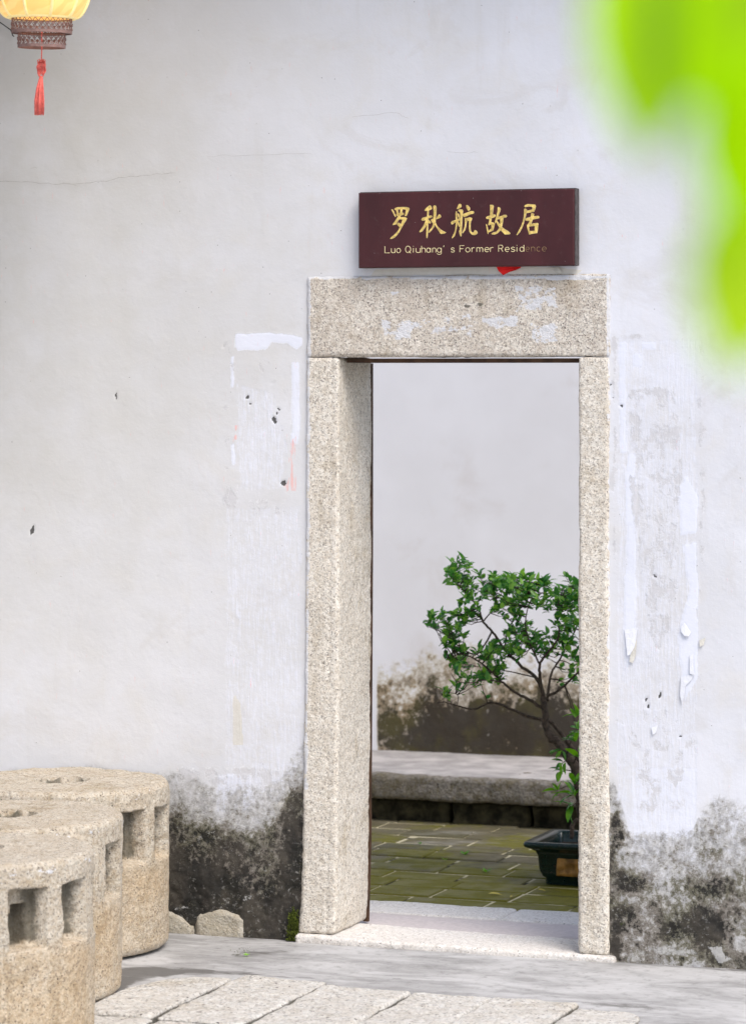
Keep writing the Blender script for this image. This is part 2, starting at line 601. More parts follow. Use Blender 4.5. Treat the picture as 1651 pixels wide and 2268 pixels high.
def mat_tile():
    m = M('mossy_floor_tile')
    rn = m.rand()
    base = m.ramp(rn, [(0, (0.12, 0.107, 0.055)), (0.35, (0.18, 0.152, 0.09)), (0.7, (0.09, 0.084, 0.042)), (1, (0.20, 0.172, 0.108))])
    base = m.mix(m.rng(m.noise(22, 5, 0.65), 0.35, 0.7, 0, 0.5), base, (0.085, 0.08, 0.05))
    mz = m.math('ADD', m.noise(2.6, 4, 0.6), m.math('MULTIPLY', m.math('SUBTRACT', m.noise(24, 4, 0.65), 0.5), 0.35))
    pos = m.sep()
    near = m.rng(pos[1], 2.9, 1.3, -0.10, 0.13)
    mz = m.math('ADD', mz, near)
    col = m.mix(m.rng(mz, 0.38, 0.58, 0, 0.9), base, m.mix(m.noise(60, 3), (0.10, 0.096, 0.005), (0.20, 0.185, 0.012)))
    pale = m.math('MULTIPLY', m.rng(m.noise(3.4, 4, 0.6, m.vec((0.6, 1.6, 1), (3.1, 0.4, 0))), 0.55, 0.68), m.rng(pos[1], 1.9, 2.5))
    col = m.mix(m.math('MULTIPLY', pale, 0.6), col, (0.36, 0.34, 0.29))
    return m.done(col, m.rng(m.noise(9, 3), 0.35, 0.7, 0.5, 0.85), m.bump(m.noise(40, 5, 0.65), 0.5, 0.006))


def mat_mortar():
    m = M('lime_mortar_bed')
    c = m.mix(m.rng(m.noise(3.4, 4, 0.6, m.vec((0.6, 1.6, 1))), 0.41, 0.50), (0.028, 0.026, 0.014), (0.60, 0.54, 0.36))
    c = m.mix(m.rng(m.noise(30, 4), 0.55, 0.75, 0, 0.6), c, (0.16, 0.15, 0.05))
    return m.done(c, 0.95, m.bump(m.noise(60, 4), 0.4, 0.005))


def mat_concrete():
    m = M('worn_cement')
    a = m.noise(3.2, 6, 0.65, m.vec((0.7, 1.6, 1)), dist=0.6)
    b = m.noise(26, 5, 0.7)
    c = m.mix(m.rng(a, 0.36, 0.64), (0.30, 0.297, 0.293), (0.50, 0.497, 0.495))
    c = m.mix(m.rng(b, 0.50, 0.72, 0, 0.6), c, (0.20, 0.197, 0.19))
    c = m.mix(m.rng(m.noise(11, 6, 0.7, m.vec((0.5, 1.7, 1), (4, 2, 0))), 0.50, 0.70, 0, 0.5), c, (0.58, 0.58, 0.585))
    c = m.mix(m.rng(m.noise(120, 3), 0.58, 0.72, 0, 0.4), c, (0.46, 0.46, 0.47))
    d = m.math('ADD', m.attr('dirt_shade'), m.math('MULTIPLY', m.math('SUBTRACT', m.noise(13, 6, 0.7, m.vec((0.6, 1.5, 1)), dist=0.7), 0.5), 1.3))
    c = m.mix(m.rng(d, 0.38, 0.80, 0, 0.85), c, (0.105, 0.10, 0.092))
    ms = m.rng(m.math('ADD', m.attr('moss'), m.math('MULTIPLY', m.math('SUBTRACT', m.noise(60, 4, 0.7), 0.5), 1.2)), 0.5, 0.75)
    c = m.mix(m.math('MULTIPLY', ms, 0.85), c, (0.05, 0.05, 0.02))
    return m.done(c, 0.8, m.bump(m.math('ADD', a, m.math('MULTIPLY', b, 0.5)), 0.4, 0.01))


def mat_leaf(name, top, young, gloss=0.32, trans=0.35, spec=0.5):
    m = M(name)
    rn = m.rand()
    n = m.noise(26, 2)
    f = m.math('ADD', m.math('MULTIPLY', n, 0.9), m.math('MULTIPLY', rn, 0.35))
    col = m.mix(m.rng(f, 0.44, 0.76), top, young)
    m.done(col, gloss, None, Specular_IOR_Level=spec)
    tr = m.n('ShaderNodeBsdfTranslucent')
    m.to(tr.inputs[0], m.mix(1.0, col, (1.25, 1.3, 0.6), 'MULTIPLY'))
    mx = m.n('ShaderNodeMixShader')
    mx.inputs[0].default_value = trans
    m.t.links.new(m.b.outputs[0], mx.inputs[1])
    m.t.links.new(tr.outputs[0], mx.inputs[2])
    out = [x for x in m.t.nodes if x.type == 'OUTPUT_MATERIAL'][0]
    m.t.links.new(mx.outputs[0], out.inputs[0])
    return m.m


def mat_shade():
    """silk lantern cover lit from inside"""
    m = M('lit_lantern_silk')
    n = m.n('ShaderNodeTexWave', wave_type='RINGS', rings_direction='SPHERICAL')
    m.to(n.inputs['Vector'], m.vec((5.5, 5.5, 2.6), (1.2, 0.3, 0.2)))
    n.inputs['Scale'].default_value = 1.6
    n.inputs['Distortion'].default_value = 7.0
    n.inputs['Detail'].default_value = 2
    c = m.mix(m.rng(n.outputs['Fac'], 0.3, 0.7, 0, 0.5), (0.86, 0.56, 0.20), (0.78, 0.44, 0.12))
    return m.done(c, 0.6, None, Emission_Color=c, Emission_Strength=0.42)


def mat_sign():
    m = M('lacquered_board')
    a = m.noise(4, 4, 0.6, m.vec((1, 1, 0.35)))
    c = m.mix(m.rng(a, 0.35, 0.65), (0.046, 0.012, 0.014), (0.070, 0.017, 0.020))
    c = m.mix(m.rng(m.noise(40, 4, 0.7), 0.56, 0.8, 0, 0.45), c, (0.095, 0.055, 0.058))
    sp = m.math('LESS_THAN', m.vor(55, out='Distance'), 0.06)
    sp = m.math('MULTIPLY', sp, m.math('LESS_THAN', m.sep(m.vor(55))[1], 0.16))
    c = m.mix(sp, c, (0.4, 0.36, 0.34))
    return m.done(c, m.rng(m.noise(9, 4), 0.3, 0.7, 0.34, 0.5), m.bump(m.noise(25, 3, v=m.vec((1, 1, 0.2))), 0.06, 0.004), Specular_IOR_Level=0.3)


MAT = dict(
    plaster=mat_plaster(),
    back=mat_back_plaster(),
    granite=granite('door_granite', light=(0.76, 0.72, 0.645), tan=(0.60, 0.535, 0.445), mid=(0.43, 0.395, 0.34), grain=250, speck=0.13, tint=0.40, bump=0.5, stain=0.75),
    lintel=granite('lintel_granite', light=(0.72, 0.675, 0.60), tan=(0.545, 0.475, 0.395), mid=(0.38, 0.34, 0.29), grain=240, speck=0.15, tint=0.55, bump=0.6, stain=0.8),
    sill=granite('sill_granite', light=(0.74, 0.715, 0.68), tan=(0.64, 0.60, 0.55), mid=(0.46, 0.45, 0.43), speck=0.03, tint=0.3, bump=0.5),
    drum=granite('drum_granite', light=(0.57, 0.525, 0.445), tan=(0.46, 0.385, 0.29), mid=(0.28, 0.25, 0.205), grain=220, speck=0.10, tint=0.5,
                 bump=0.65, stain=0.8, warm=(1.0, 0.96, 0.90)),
    slab=granite('paving_granite', light=(0.68, 0.665, 0.63), tan=(0.60, 0.56, 0.50), mid=(0.30, 0.295, 0.285), grain=120, speck=0.05, tint=0.3, bump=0.9, stain=0.55),
    step=granite('step_granite', light=(0.26, 0.24, 0.215), tan=(0.17, 0.145, 0.095), mid=(0.085, 0.078, 0.067), grain=110, speck=0.08, tint=0.6, bump=0.9),
    basestone=granite('base_stone', light=(0.50, 0.47, 0.40), tan=(0.42, 0.37, 0.28), speck=0.015, tint=0.4, bump=0.8),
    tile=mat_tile(), mortar=mat_mortar(), concrete=mat_concrete(), sign=mat_sign(), silk=mat_shade(),
    pinkband=simple('pinkish_screed', (0.56, 0.505, 0.49), 0.9, 0.08, 60, 0.3),
    platform=simple('platform_cement', (0.40, 0.375, 0.36), 0.85, 0.25, 7, 0.35),
    rubble=simple('mossy_rubble', (0.045, 0.039, 0.021), 0.9, 0.75, 18, 0.9),
    wood=simple('dark_brown_timber', (0.065, 0.035, 0.02), 0.7, 0.4, 20, 0.4),
    signedge=simple('weathered_board_end', (0.085, 0.075, 0.075), 0.7, 0.3, 60, 0.3),
    gold=simple('gold_paint', (0.78, 0.55, 0.17), 0.38, 0.35, 70, 0.35, Metallic=0.25),
    goldrim=simple('bright_gold_edge', (0.86, 0.74, 0.42), 0.4, 0.1, 70, 0.2),
    fadedgold=simple('faded_gold_paint', (0.27, 0.17, 0.085), 0.5, 0.3, 60, 0.3),
    red=simple('red_paper', (0.72, 0.012, 0.012), 0.7, 0.15, 30, 0.2),
    paint=simple('peeling_limewash', (0.755, 0.77, 0.82), 0.9, 0.06, 40, 0.3),
    creamflake=simple('torn_cream_plaster', (0.62, 0.60, 0.54), 0.9, 0.12, 40, 0.4),
    hairline=simple('hairline_crack', (0.34, 0.325, 0.30), 0.95, 0.3, 60, 0.1),
    collar=simple('plum_brown_tin', (0.27, 0.17, 0.15), 0.55, 0.2, 60, 0.2),
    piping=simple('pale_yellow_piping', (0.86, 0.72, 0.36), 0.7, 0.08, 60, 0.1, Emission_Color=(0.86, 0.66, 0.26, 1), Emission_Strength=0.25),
    cordred=simple('coral_red_silk', (0.92, 0.19, 0.155), 0.5, 0.2, 90, 0.2),
    cable=simple('black_cable', (0.02, 0.02, 0.02), 0.6, 0.1, 40, 0.1),
    bark=simple('grey_brown_bark', (0.085, 0.062, 0.046), 0.85, 0.4, 60, 0.8),
    twig=simple('dark_twig', (0.05, 0.034, 0.024), 0.8, 0.3, 60, 0.3),
    glaze=simple('dark_green_glaze', (0.006, 0.020, 0.017), 0.22, 0.3, 12, 0.05, Specular_IOR_Level=0.5),
    relief=simple('ochre_relief', (0.36, 0.18, 0.045), 0.5, 0.45, 25, 0.5),
    soil=simple('potting_soil', (0.03, 0.022, 0.015), 0.95, 0.4, 60, 0.9),
    yellowleaf=simple('yellowed_leaf', (0.55, 0.45, 0.10), 0.6, 0.15, 60, 0.1),
    leaf=mat_leaf('bonsai_leaf', (0.058, 0.225, 0.050), (0.33, 0.62, 0.10), 0.2, 0.38),
    sprout=mat_leaf('fresh_sprout_leaf', (0.065, 0.24, 0.014), (0.20, 0.48, 0.02), 0.33, 0.4),
    limeleaf=mat_leaf('lime_green_leaf', (0.46, 0.78, 0.001), (0.54, 0.82, 0.002), 0.75, 0.62, 0.08),
    shadeleaf=mat_leaf('shaded_lime_leaf', (0.13, 0.30, 0.004), (0.17, 0.34, 0.006), 0.4, 0.4),
    paleleaf=mat_leaf('pale_lime_leaf', (0.48, 0.72, 0.02), (0.56, 0.76, 0.04), 0.7, 0.6, 0.1),
    mossgreen=simple('bright_moss', (0.07, 0.09, 0.012), 0.95, 0.5, 50, 0.8),
    roof=simple('grey_roof_board', (0.12, 0.10, 0.085), 0.85, 0.3, 12, 0.4),
)

# ================================================================== ground
g = MB()
g.add([(-60, -60, -0.06), (60, -60, -0.06), (60, 60, -0.06), (-60, 60, -0.06)], [(0, 1, 2, 3)])
setp(g.build('ground', MAT['concrete']), kind='structure')

# cement apron between the wall and the granite paving
xs = np.concatenate([np.linspace(-6, -1.4, 14)[:-1], np.arange(-1.4, 2.0, 0.02), np.linspace(2.0, 8, 14)])
ys = np.arange(-1.70, 0.045, 0.02)
X, Y = np.meshgrid(xs, ys, indexing='ij')
P = np.stack([X.ravel(), Y.ravel(), np.zeros(X.size)], 1)
px, py = seen_at(P[:, 0], P[:, 1], P[:, 2])
eY = np.interp(P[:, 0], [-0.36, -0.31, -0.2, -0.05, -0.04, 0.25, 0.26, 1.09, 1.1, 1.28, 1.33, 1.36], [-1.1, -1.0, -0.775, -0.775, -0.71, -0.71, -0.775, -0.78, -0.845, -0.86, -0.96, -1.2])
under = sstep(0.0, -0.02, P[:, 1] - eY) * sstep(-0.335, -0.315, P[:, 0]) * sstep(1.345, 1.325, P[:, 0])
Z = 0.004 * fbm(P, 3, 4, 3) - 0.004 - 0.016 * under
nw = fbm(P, 6, 4, 9)
dirt_shade = 0.62 * sstep(-0.06, -0.01, P[:, 1] + 0.03 * nw)                      # grime along the wall foot
edge = eY + 0.02
dirt_shade = np.maximum(dirt_shade, 1.3 * under)
dirt_shade = np.maximum(dirt_shade, 0.62 * (1 - sstep(0.0, 0.09, np.abs(P[:, 1] - edge) + 0.05 * nw + 0.03)))   # dark seam where the cement meets the slabs
dirt_shade = np.maximum(dirt_shade, 0.72 * sstep(-6, 14, poly_sd(px + 8 * nw, py, [(505, 2108), (560, 2096), (690, 2098), (640, 2112), (560, 2125), (515, 2122)])))
dirt_shade = np.maximum(dirt_shade, 0.95 * sstep(-10, 10, poly_sd(px + 12 * nw, py + 4 * nw, [(250, 2143), (340, 2137), (440, 2142), (620, 2158), (700, 2166), (560, 2160), (400, 2156), (300, 2172), (270, 2195), (240, 2210)])))
dirt_shade = np.maximum(dirt_shade, 0.7 * sstep(-8, 10, poly_sd(px + 14 * nw, py + 4 * nw, [(1180, 2205), (1260, 2210), (1420, 2218), (1480, 2232), (1440, 2240), (1300, 2225)])))
moss = 0.55 * sstep(-4, 6, poly_sd(px + 5 * nw, py + 3 * nw, [(505, 2108), (560, 2098), (585, 2100), (545, 2118), (512, 2120)]))
P[:, 2] = Z
setp(link_mesh('cement_apron', np_mesh('cement_apron', P, grid_quads(len(xs), len(ys))[:, ::-1], dict(dirt_shade=dirt_shade, moss=moss)), MAT['concrete']), kind='structure')

# granite paving slabs, each its own stone with open joints
pav = thing('paving', kind='structure')
slabs = [(-0.315, -0.052, -0.765, -1.405), (-0.045, 0.250, -0.700, -1.410), (0.250, 0.551, -0.765, -1.42), (0.551, 0.815, -0.760, -1.41), (0.815, 1.095, -0.775, -1.43), (1.095, 1.330, -0.835, -1.40),
         (-0.9, -0.03, -1.42, -1.95), (-0.03, 0.42, -1.425, -1.95), (0.42, 0.86, -1.44, -1.95), (0.86, 1.34, -1.445, -1.95)]
for k, (a, b, yf, yn) in enumerate(slabs):
    top = 0.007 + rng.uniform(-0.003, 0.003)
    V, Q = stone_block((a + 0.0035, b - 0.0035, yn + 0.002, yf, -0.08, top), 0.009, 0.007, amps=((0.007, 4, 3), (0.0045, 24, 4), (0.002, 90, 2)), seed=40 + k)
    V[:, 2] += 0.010 * (V[:, 0] - a) * rng.uniform(-1, 1)
    ej = 0.006 * fbm(np.stack([V[:, 1] * 0 + k, V[:, 1], V[:, 1] * 0], 1), 9, 4, 60 + k)
    V[:, 0] += np.where(V[:, 0] < (a + b) / 2, 1, -1) * np.clip(ej, -0.001, 0.006) * sstep(0.05, 0.0, np.minimum(V[:, 0] - a, b - V[:, 0]))
    if k == 0:
        V[:, 1] -= 0.24 * np.clip((-0.19 - V[:, 0]) / 0.12, 0, 1) ** 1.5 * sstep(-1.2, -0.77, V[:, 1])
    if k == 5:
        V[:, 1] -= 0.10 * np.clip((V[:, 0] - 1.25) / 0.08, 0, 1) ** 2 * sstep(-1.2, -0.84, V[:, 1])
    dv = 1.2 * sstep(top - 0.004, top - 0.016, V[:, 2]) + 0.30 * sstep(0.03, 0.0, np.minimum(np.minimum(V[:, 0] - a, b - V[:, 0]), yf - V[:, 1]) + 0.02 * fbm(V, 20, 3, 77))
    link_mesh('stone_slab', np_mesh('stone_slab', V, Q, dict(dirt_shade=dv)), MAT['slab'], pav)

# ================================================================== the plastered wall
WALL = setp(thing('plaster_wall'), 'long whitewashed plaster wall with mouldy foot around the granite doorway', 'wall')
xs = np.concatenate([np.linspace(-5.5, -1.35, 30)[:-1], np.arange(-1.35, 1.55, 0.005), np.linspace(1.55, 8, 40)])
zs = np.concatenate([np.linspace(-0.06, -0.005, 4)[:-1], np.arange(-0.005, 3.35, 0.005), np.linspace(3.35, 4.3, 12)])
X, Zg = np.meshgrid(xs, zs, indexing='ij')
P = np.stack([X.ravel(), np.zeros(X.size), Zg.ravel()], 1)
px, py = seen_at(P[:, 0], P[:, 1], P[:, 2])
n_a = fbm(P, 9, 4, 21)
n_b = fbm(P, 28, 4, 22)
n_c = fbm(P, 3, 4, 23)
wx, wy = px + 7 * n_a + 3 * n_b, py + 9 * n_a + 3 * n_b


def field(poly, soft=5.0, x=None, y=None):
    return sstep(-soft, soft, poly_sd(wx if x is None else x, wy if y is None else y, poly))


fresh = np.zeros(len(P))
for poly, val in [
    ([(520, 738), (590, 737), (650, 742), (668, 746), (665, 762), (655, 773), (640, 763), (602, 760), (590, 777), (530, 780), (521, 770)], 0.85),
    (rect(511, 790, 521, 860), 0.7), (rect(643, 800, 662, 985), 0.62), (rect(511, 985, 522, 1030), 0.75),
    ([(525, 850), (610, 870), (640, 1000), (625, 1085), (535, 1090), (522, 960)], 0.36),
    (rect(498, 1120, 668, 1700), 0.34), (rect(480, 1715, 565, 1800), 0.55), (rect(560, 1690, 660, 1760), 0.42),
    ([(521, 1317), (526, 1320), (534, 1379), (527, 1370)], 0.7),
    (rect(1366, 752, 1385, 1000), 0.62), ([(1385, 1000), (1408, 1000), (1408, 1445), (1388, 1490), (1380, 1400)], 0.72),
    ([(1500, 1080), (1520, 1050), (1545, 1100), (1543, 1180), (1505, 1185)], 0.8),
    ([(1508, 1205), (1543, 1200), (1545, 1500), (1515, 1560), (1500, 1420), (1520, 1300)], 0.72),
    (rect(1420, 755, 1450, 775), 0.7), (rect(1397, 780, 1420, 812), 0.7), (rect(1366, 752, 1545, 1870), 0.36),
    (rect(1400, 1700, 1545, 1860), 0.50), (rect(1560, 900, 1660, 1760), 0.20),
]:
    fresh = np.maximum(fresh, val * field(poly))
scraped = np.zeros(len(P))
for poly, val in [
    (rect(505, 775, 655, 870), 0.28), (rect(492, 1070, 530, 1125), 0.50), ([(525, 1098), (600, 1105), (650, 1110), (655, 1140), (560, 1140), (528, 1120)], 0.48),
    (rect(495, 740, 515, 775), 0.45), (rect(490, 880, 512, 1080), 0.30),
    ([(1385, 850), (1500, 860), (1515, 1000), (1505, 1200), (1490, 1400), (1450, 1480), (1420, 1300), (1392, 1100)], 0.52),
    ([(1400, 1200), (1500, 1190), (1500, 1300), (1430, 1330)], 0.55),
    (rect(1545, 740, 1562, 1260), 0.50), (rect(1350, 745, 1364, 1260), 0.62), (rect(1545, 1300, 1558, 1620), 0.40),
    (rect(1405, 1700, 1520, 1800), 0.52), (rect(378, 1700, 660, 1800), 0.55),
    (rect(1366, 1560, 1545, 1700), 0.36),
]:
    scraped = np.maximum(scraped, val * field(poly, 9))
scraped = np.maximum(scraped, 0.5 * field([(1365, 735), (1480, 738), (1420, 752), (1366, 750)], 6))
cream = np.zeros(len(P))
for poly, val in [
    ([(830, 594), (1235, 590), (1260, 596), (1290, 600), (1270, 612), (1230, 606), (1100, 610), (815, 613)], 0.9),
    ([(515, 1564), (522, 1534), (537, 1561), (541, 1652), (515, 1655)], 0.6),
    ([(605, 1790), (640, 1762), (655, 1770), (650, 1800), (610, 1815)], 0.65),
    ([(651, 1413), (657, 1418), (660, 1458), (655, 1455)], 0.55),
    (rect(660, 604, 683, 800), 0.40), (rect(508, 780, 640, 830), 0.36),
]:
    cream = np.maximum(cream, val * field(poly, 4))
pink = np.zeros(len(P))
for poly, val in [([(640, 985), (656, 958), (657, 1090), (636, 1092), (630, 1076), (646, 1048), (645, 1010)], 0.62),
                  (rect(521, 941, 529, 955), 0.8), (rect(521, 966, 529, 978), 0.8), (rect(565, 1066, 571, 1070), 0.7)]:
    pink = np.maximum(pink, val * field(poly, 3))
chip = np.zeros(len(P))
n_d = fbm(P, 110, 2, 27)
cx_, cy_ = px + 3 * n_b + 5 * n_d, py + 3 * n_b + 5 * fbm(P, 120, 2, 28)
for (a, b, ra, rb, tilt, val) in [
    (549, 880, 6, 3, 0.4, 1), (605, 847, 4, 4, 0, 1), (615, 905, 9, 4, 0.5, 1), (607, 931, 5, 10, -0.4, 1), (612, 914, 3, 3, 0, 1), (627, 1070, 6, 7, 0, 1),
    (553, 893, 3, 2, 0, 0.9), (617, 888, 3, 2, 0, 0.9), (257, 877, 4, 12, 0.25, 0.72), (71, 1175, 3.5, 16, 0.25, 0.9), (497, 764, 6, 6, 0, 0.55),
    (1448, 1277, 5, 4, 0.3, 1), (1461, 1540, 4, 7, 0.3, 1), (1430, 1548, 4, 6, 0.2, 0.8), (1436, 1566, 3, 6, -0.2, 1), (1356, 881, 3.5, 3.5, 0, 0.9),
    (1372, 899, 4, 2, 0.3, 0.9), (1502, 1632, 4, 3, 0, 0.95), (347, 1278, 2, 5, -0.3, 0.6), (1352, 851, 5, 4, 0, 0.6), (1040, 680, 3, 3, 0, 1)]:
    ca, sa = math.cos(tilt), math.sin(tilt)
    u = (cx_ - a) * ca + (cy_ - b) * sa
    v = -(cx_ - a) * sa + (cy_ - b) * ca
    chip = np.maximum(chip, val * sstep(1.35, 0.65, np.sqrt((u / (ra * 0.8)) ** 2 + (v / (rb * 0.8)) ** 2)))
# mould at the foot of the wall
mx_, my_ = px + 16 * n_a, py + 22 * n_a + 24 * n_c
bL = np.interp(px, [-400, 0, 380, 470, 560, 620, 645, 668], [1720, 1720, 1700, 1735, 1750, 1730, 1670, 1645])
bR = np.interp(px, [1345, 1358, 1372, 1385, 1400, 1535, 1552, 1590, 1651, 1900], [1740, 1745, 1780, 1835, 1850, 1850, 1800, 1765, 1790, 1780])
left = px < 1000
bound = np.where(left, bL, bR)
depth = my_ - bound
mould = np.where(left, 0.20 * sstep(-20, 30, depth) + 0.08 * sstep(30, 90, depth) + 0.50 * sstep(65, 130, depth) + 0.20 * sstep(140, 260, depth),
                 0.34 * np.where(px > 1545, sstep(-40, 80, depth), sstep(-8, 25, depth)) + 0.06 * sstep(20, 120, depth) + 0.16 * sstep(90, 220, depth) + 0.08 * sstep(200, 330, depth))
mould = np.clip(mould, 0, 1)
mould = np.maximum(mould, 0.72 * sstep(-10, 10, poly_sd(wx, wy, [(640, 1760), (664, 1735), (668, 2080), (640, 2080), (646, 1900)])))
mould = np.maximum(mould, 0.8 * sstep(-12, 12, poly_sd(wx, wy, [(1346, 1800), (1372, 1790), (1392, 1875), (1372, 1890), (1352, 1990), (1346, 1990)])))
for cx0, cy0, rx, ry, val in [(1400, 1955, 45, 28, 0.42), (1470, 1925, 30, 22, -0.1), (1560, 1960, 60, 30, 0.30), (1555, 2050, 55, 50, 0.42), (1385, 2040, 35, 40, 0.32),
                              (1450, 2010, 40, 30, 0.1), (1360, 2100, 14, 30, 0.4), (1480, 2060, 40, 30, 0.2), (1620, 1880, 40, 60, -0.12),
                              (600, 1925, 45, 60, -0.08), (470, 1960, 70, 40, 0.2)]:
    r = np.sqrt(((wx - cx0) / rx) ** 2 + ((wy - cy0) / ry) ** 2)
    mould = mould + val * sstep(1.3, 0.3, r) * (mould > 0.03)
mould = np.where((px > 1345) & (py > 2075), mould - 0.30 * sstep(0.05, 0.45, fbm(P, 12, 4, 71)), mould)
mould = np.clip(mould, 0, 1.1)
moss = 0.8 * sstep(-5, 6, poly_sd(wx, wy, [(640, 2030), (655, 2010), (668, 2050), (668, 2095), (640, 2090)]))
moss = np.maximum(moss, 0.45 * sstep(-20, 20, poly_sd(wx, wy, [(1410, 1870), (1450, 1865), (1440, 1910), (1412, 1905)])))
moss = np.maximum(moss, 0.40 * sstep(-30, 30, poly_sd(wx, wy, [(1350, 2000), (1410, 2000), (1420, 2060), (1352, 2080)])))
moss = np.maximum(moss, 0.42 * sstep(-4, 8, poly_sd(wx, wy, rect(1535, 738, 1558, 760))))
bare = np.zeros(len(P))
for poly, v in [([(1440, 2100), (1475, 2095), (1500, 2105), (1530, 2100), (1545, 2112), (1500, 2120), (1450, 2118)], 0.55), ([(1565, 2095), (1595, 2092), (1605, 2115), (1625, 2125), (1590, 2135), (1578, 2118)], 0.7),
                (rect(1395, 2108, 1432, 2134), 0.5), (rect(1485, 2090, 1500, 2104), 0.6), ([(1465, 2058), (1485, 2063), (1492, 2055), (1488, 2066), (1470, 2066)], 0.6),
                (rect(540, 1985, 560, 2000), 0.5), (rect(585, 1960, 605, 1985), 0.3), (rect(378, 2005, 420, 2014), 0.5), (rect(1400, 1910, 1470, 1950), 0.32), (rect(1560, 1870, 1650, 1930), 0.30), (rect(480, 1870, 560, 1900), 0.28)]:
    bare = np.maximum(bare, v * field(poly, 5))
left_shade = np.clip(1.15 - (px + 120 * n_c) / 950, 0, 1) * sstep(2200, 900, py + 80 * n_c)  # shade of the wall's left and upper part, painted as a tint
relief = 0.0035 * n_c + 0.0012 * n_a + mould * 0.011 * fbm(P, 24, 5, 31, 0.65) - 0.004 * chip + 0.0012 * (fresh > 0.5)
P[:, 1] = -relief
Q = grid_quads(len(xs), len(zs))
# open the wall for the granite doorway
qc = P[Q].mean(axis=1)
keep = ~((qc[:, 0] > -0.090) & (qc[:, 0] < 0.955) & (qc[:, 2] < 2.245))
me = np_mesh('plaster_face', P, Q[keep], dict(fresh=fresh, scraped=scraped, cream=cream, pink=pink, chip=chip, mould=mould, moss=moss, left_shade=left_shade, bare=bare))
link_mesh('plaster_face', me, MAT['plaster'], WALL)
core = MB()
for x0, x1, z0, z1 in [(-5.5, -0.135, -0.06, 4.3), (0.972, 8, -0.06, 4.3), (-0.135, 0.972, 2.262, 4.3)]:
    core.box(x0, x1, 0.012, 0.34, z0, z1)
core.build('wall_core', MAT['back'], WALL)
# two rough stones showing at the foot where the plaster has fallen away
for k, (a, b, zt) in enumerate([((352, 2066), (430, 2068), 0.070), ((432, 2069), (542, 2074), 0.088)]):
    p0, p1 = on_y(*a), on_y(*b)
    V, Q = stone_block((p0.x, p1.x, -0.012, 0.05, -0.02, zt), 0.007, 0.02, amps=((0.010, 9, 3), (0.003, 50, 3)), seed=90 + k)
    t = (V[:, 0] - p0.x) / (p1.x - p0.x)
    V[:, 2] -= sstep(0.02, zt, V[:, 2]) * 0.035 * (np.abs(t - (0.25 if k == 0 else 0.5)) * 1.6) ** 2
    link_mesh('base_stone', np_mesh('base_stone', V, Q), MAT['basestone'], WALL)


def strip(mb, pts, wd, y=-0.0055):
    """a ribbon hugging the wall's face along picture points"""
    q = [on_y(a, b) for a, b in pts]
    vs, fs = [], []
    for k, p in enumerate(q):
        t = (q[min(k + 1, len(q) - 1)] - q[max(k - 1, 0)]).normalized()
        n = Vector((-t.z, 0, t.x)) * wd * 0.5 * (0.4 if k in (0, len(q) - 1) else 1)
        vs += [p + n + Vector((0, y, 0)), p - n + Vector((0, y, 0))]
    fs = [(2 * k, 2 * k + 1, 2 * k + 3, 2 * k + 2) for k in range(len(q) - 1)]
    mb.add(vs, fs)


def wander(pts, n=6, amp=2.0, seed=0):
    r = random.Random(seed)
    out = []
    for (a, b), (c, d) in zip(pts[:-1], pts[1:]):
        for k in range(n):
            t = k / n
            out.append((a + (c - a) * t, b + (d - b) * t + r.uniform(-amp, amp) * (0 if k == 0 else 1)))
    return out + [pts[-1]]


for k, pts in enumerate([[(-20, 402), (60, 402), (130, 408), (230, 401), (290, 390), (390, 382)], [(140, 402), (175, 412)],
                         [(460, 346), (560, 343), (690, 340)], [(780, 258), (880, 250), (905, 262)], [(68, 374), (85, 370)], [(990, 335), (1060, 338)]]):
    c = MB()
    strip(c, wander(pts, 7, 2.2, k), 0.0010 if k == 0 else 0.0006)
    c.build('crack', MAT['hairline'], WALL)


def flake(pts, lift, curl, mat):
    lift *= 0.6
    """a curl of paint: outline on the wall, its far edge standing off"""
    q = [on_y(a, b) for a, b in pts]
    c = sum(q, Vector()) / len(q)
    zs_ = [p.z for p in q]
    lo, hi = min(zs_), max(zs_)
    vs = []
    for p in q:
        t = (hi - p.z) / (hi - lo + 1e-6)
        vs.append(p + Vector((0, -0.005 - 0.6 * lift * t ** 2, 0)))
    n = len(vs)
    vs2 = [v + Vector((0, 0.0012, 0)) for v in vs]
    cc = c + Vector((0, -0.0055 - lift * 0.18 - curl * 0.3, 0))
    mb = MB()
    mb.add(vs + [cc] + vs2, [(k, (k + 1) % n, n) for k in range(n)] + [(k, n + 1 + k, n + 1 + (k + 1) % n, (k + 1) % n) for k in range(n)])
    mb.build('paint_flake', mat, WALL)


for pts, lift, curl, mt in [
    ([(1383, 1395), (1412, 1390), (1406, 1430), (1396, 1450), (1390, 1452)], 0.012, 0.003, 'paint'),
    ([(1396, 1452), (1404, 1430), (1410, 1415), (1408, 1450), (1402, 1468), (1394, 1465)], 0.010, 0.002, 'creamflake'),
    ([(1508, 1388), (1516, 1380), (1530, 1400), (1526, 1409), (1516, 1408), (1508, 1398)], 0.014, 0.003, 'paint'),
    ([(1527, 1452), (1534, 1448), (1536, 1485), (1540, 1495), (1528, 1492)], 0.012, 0.002, 'paint'),
    ([(1508, 1500), (1536, 1492), (1532, 1505), (1520, 1512), (1512, 1560), (1506, 1540)], 0.012, 0.004, 'paint'),
    ([(1549, 1418), (1562, 1412), (1558, 1428), (1550, 1432)], 0.010, 0.001, 'creamflake'),
    ([(1442, 1612), (1456, 1605), (1453, 1622), (1446, 1628)], 0.009, 0.001, 'paint'),
    ([(1213, 592), (1238, 592), (1246, 604), (1236, 606), (1222, 597)], 0.010, 0.002, 'creamflake'),
]:
    flake(pts, lift, curl, MAT[mt])

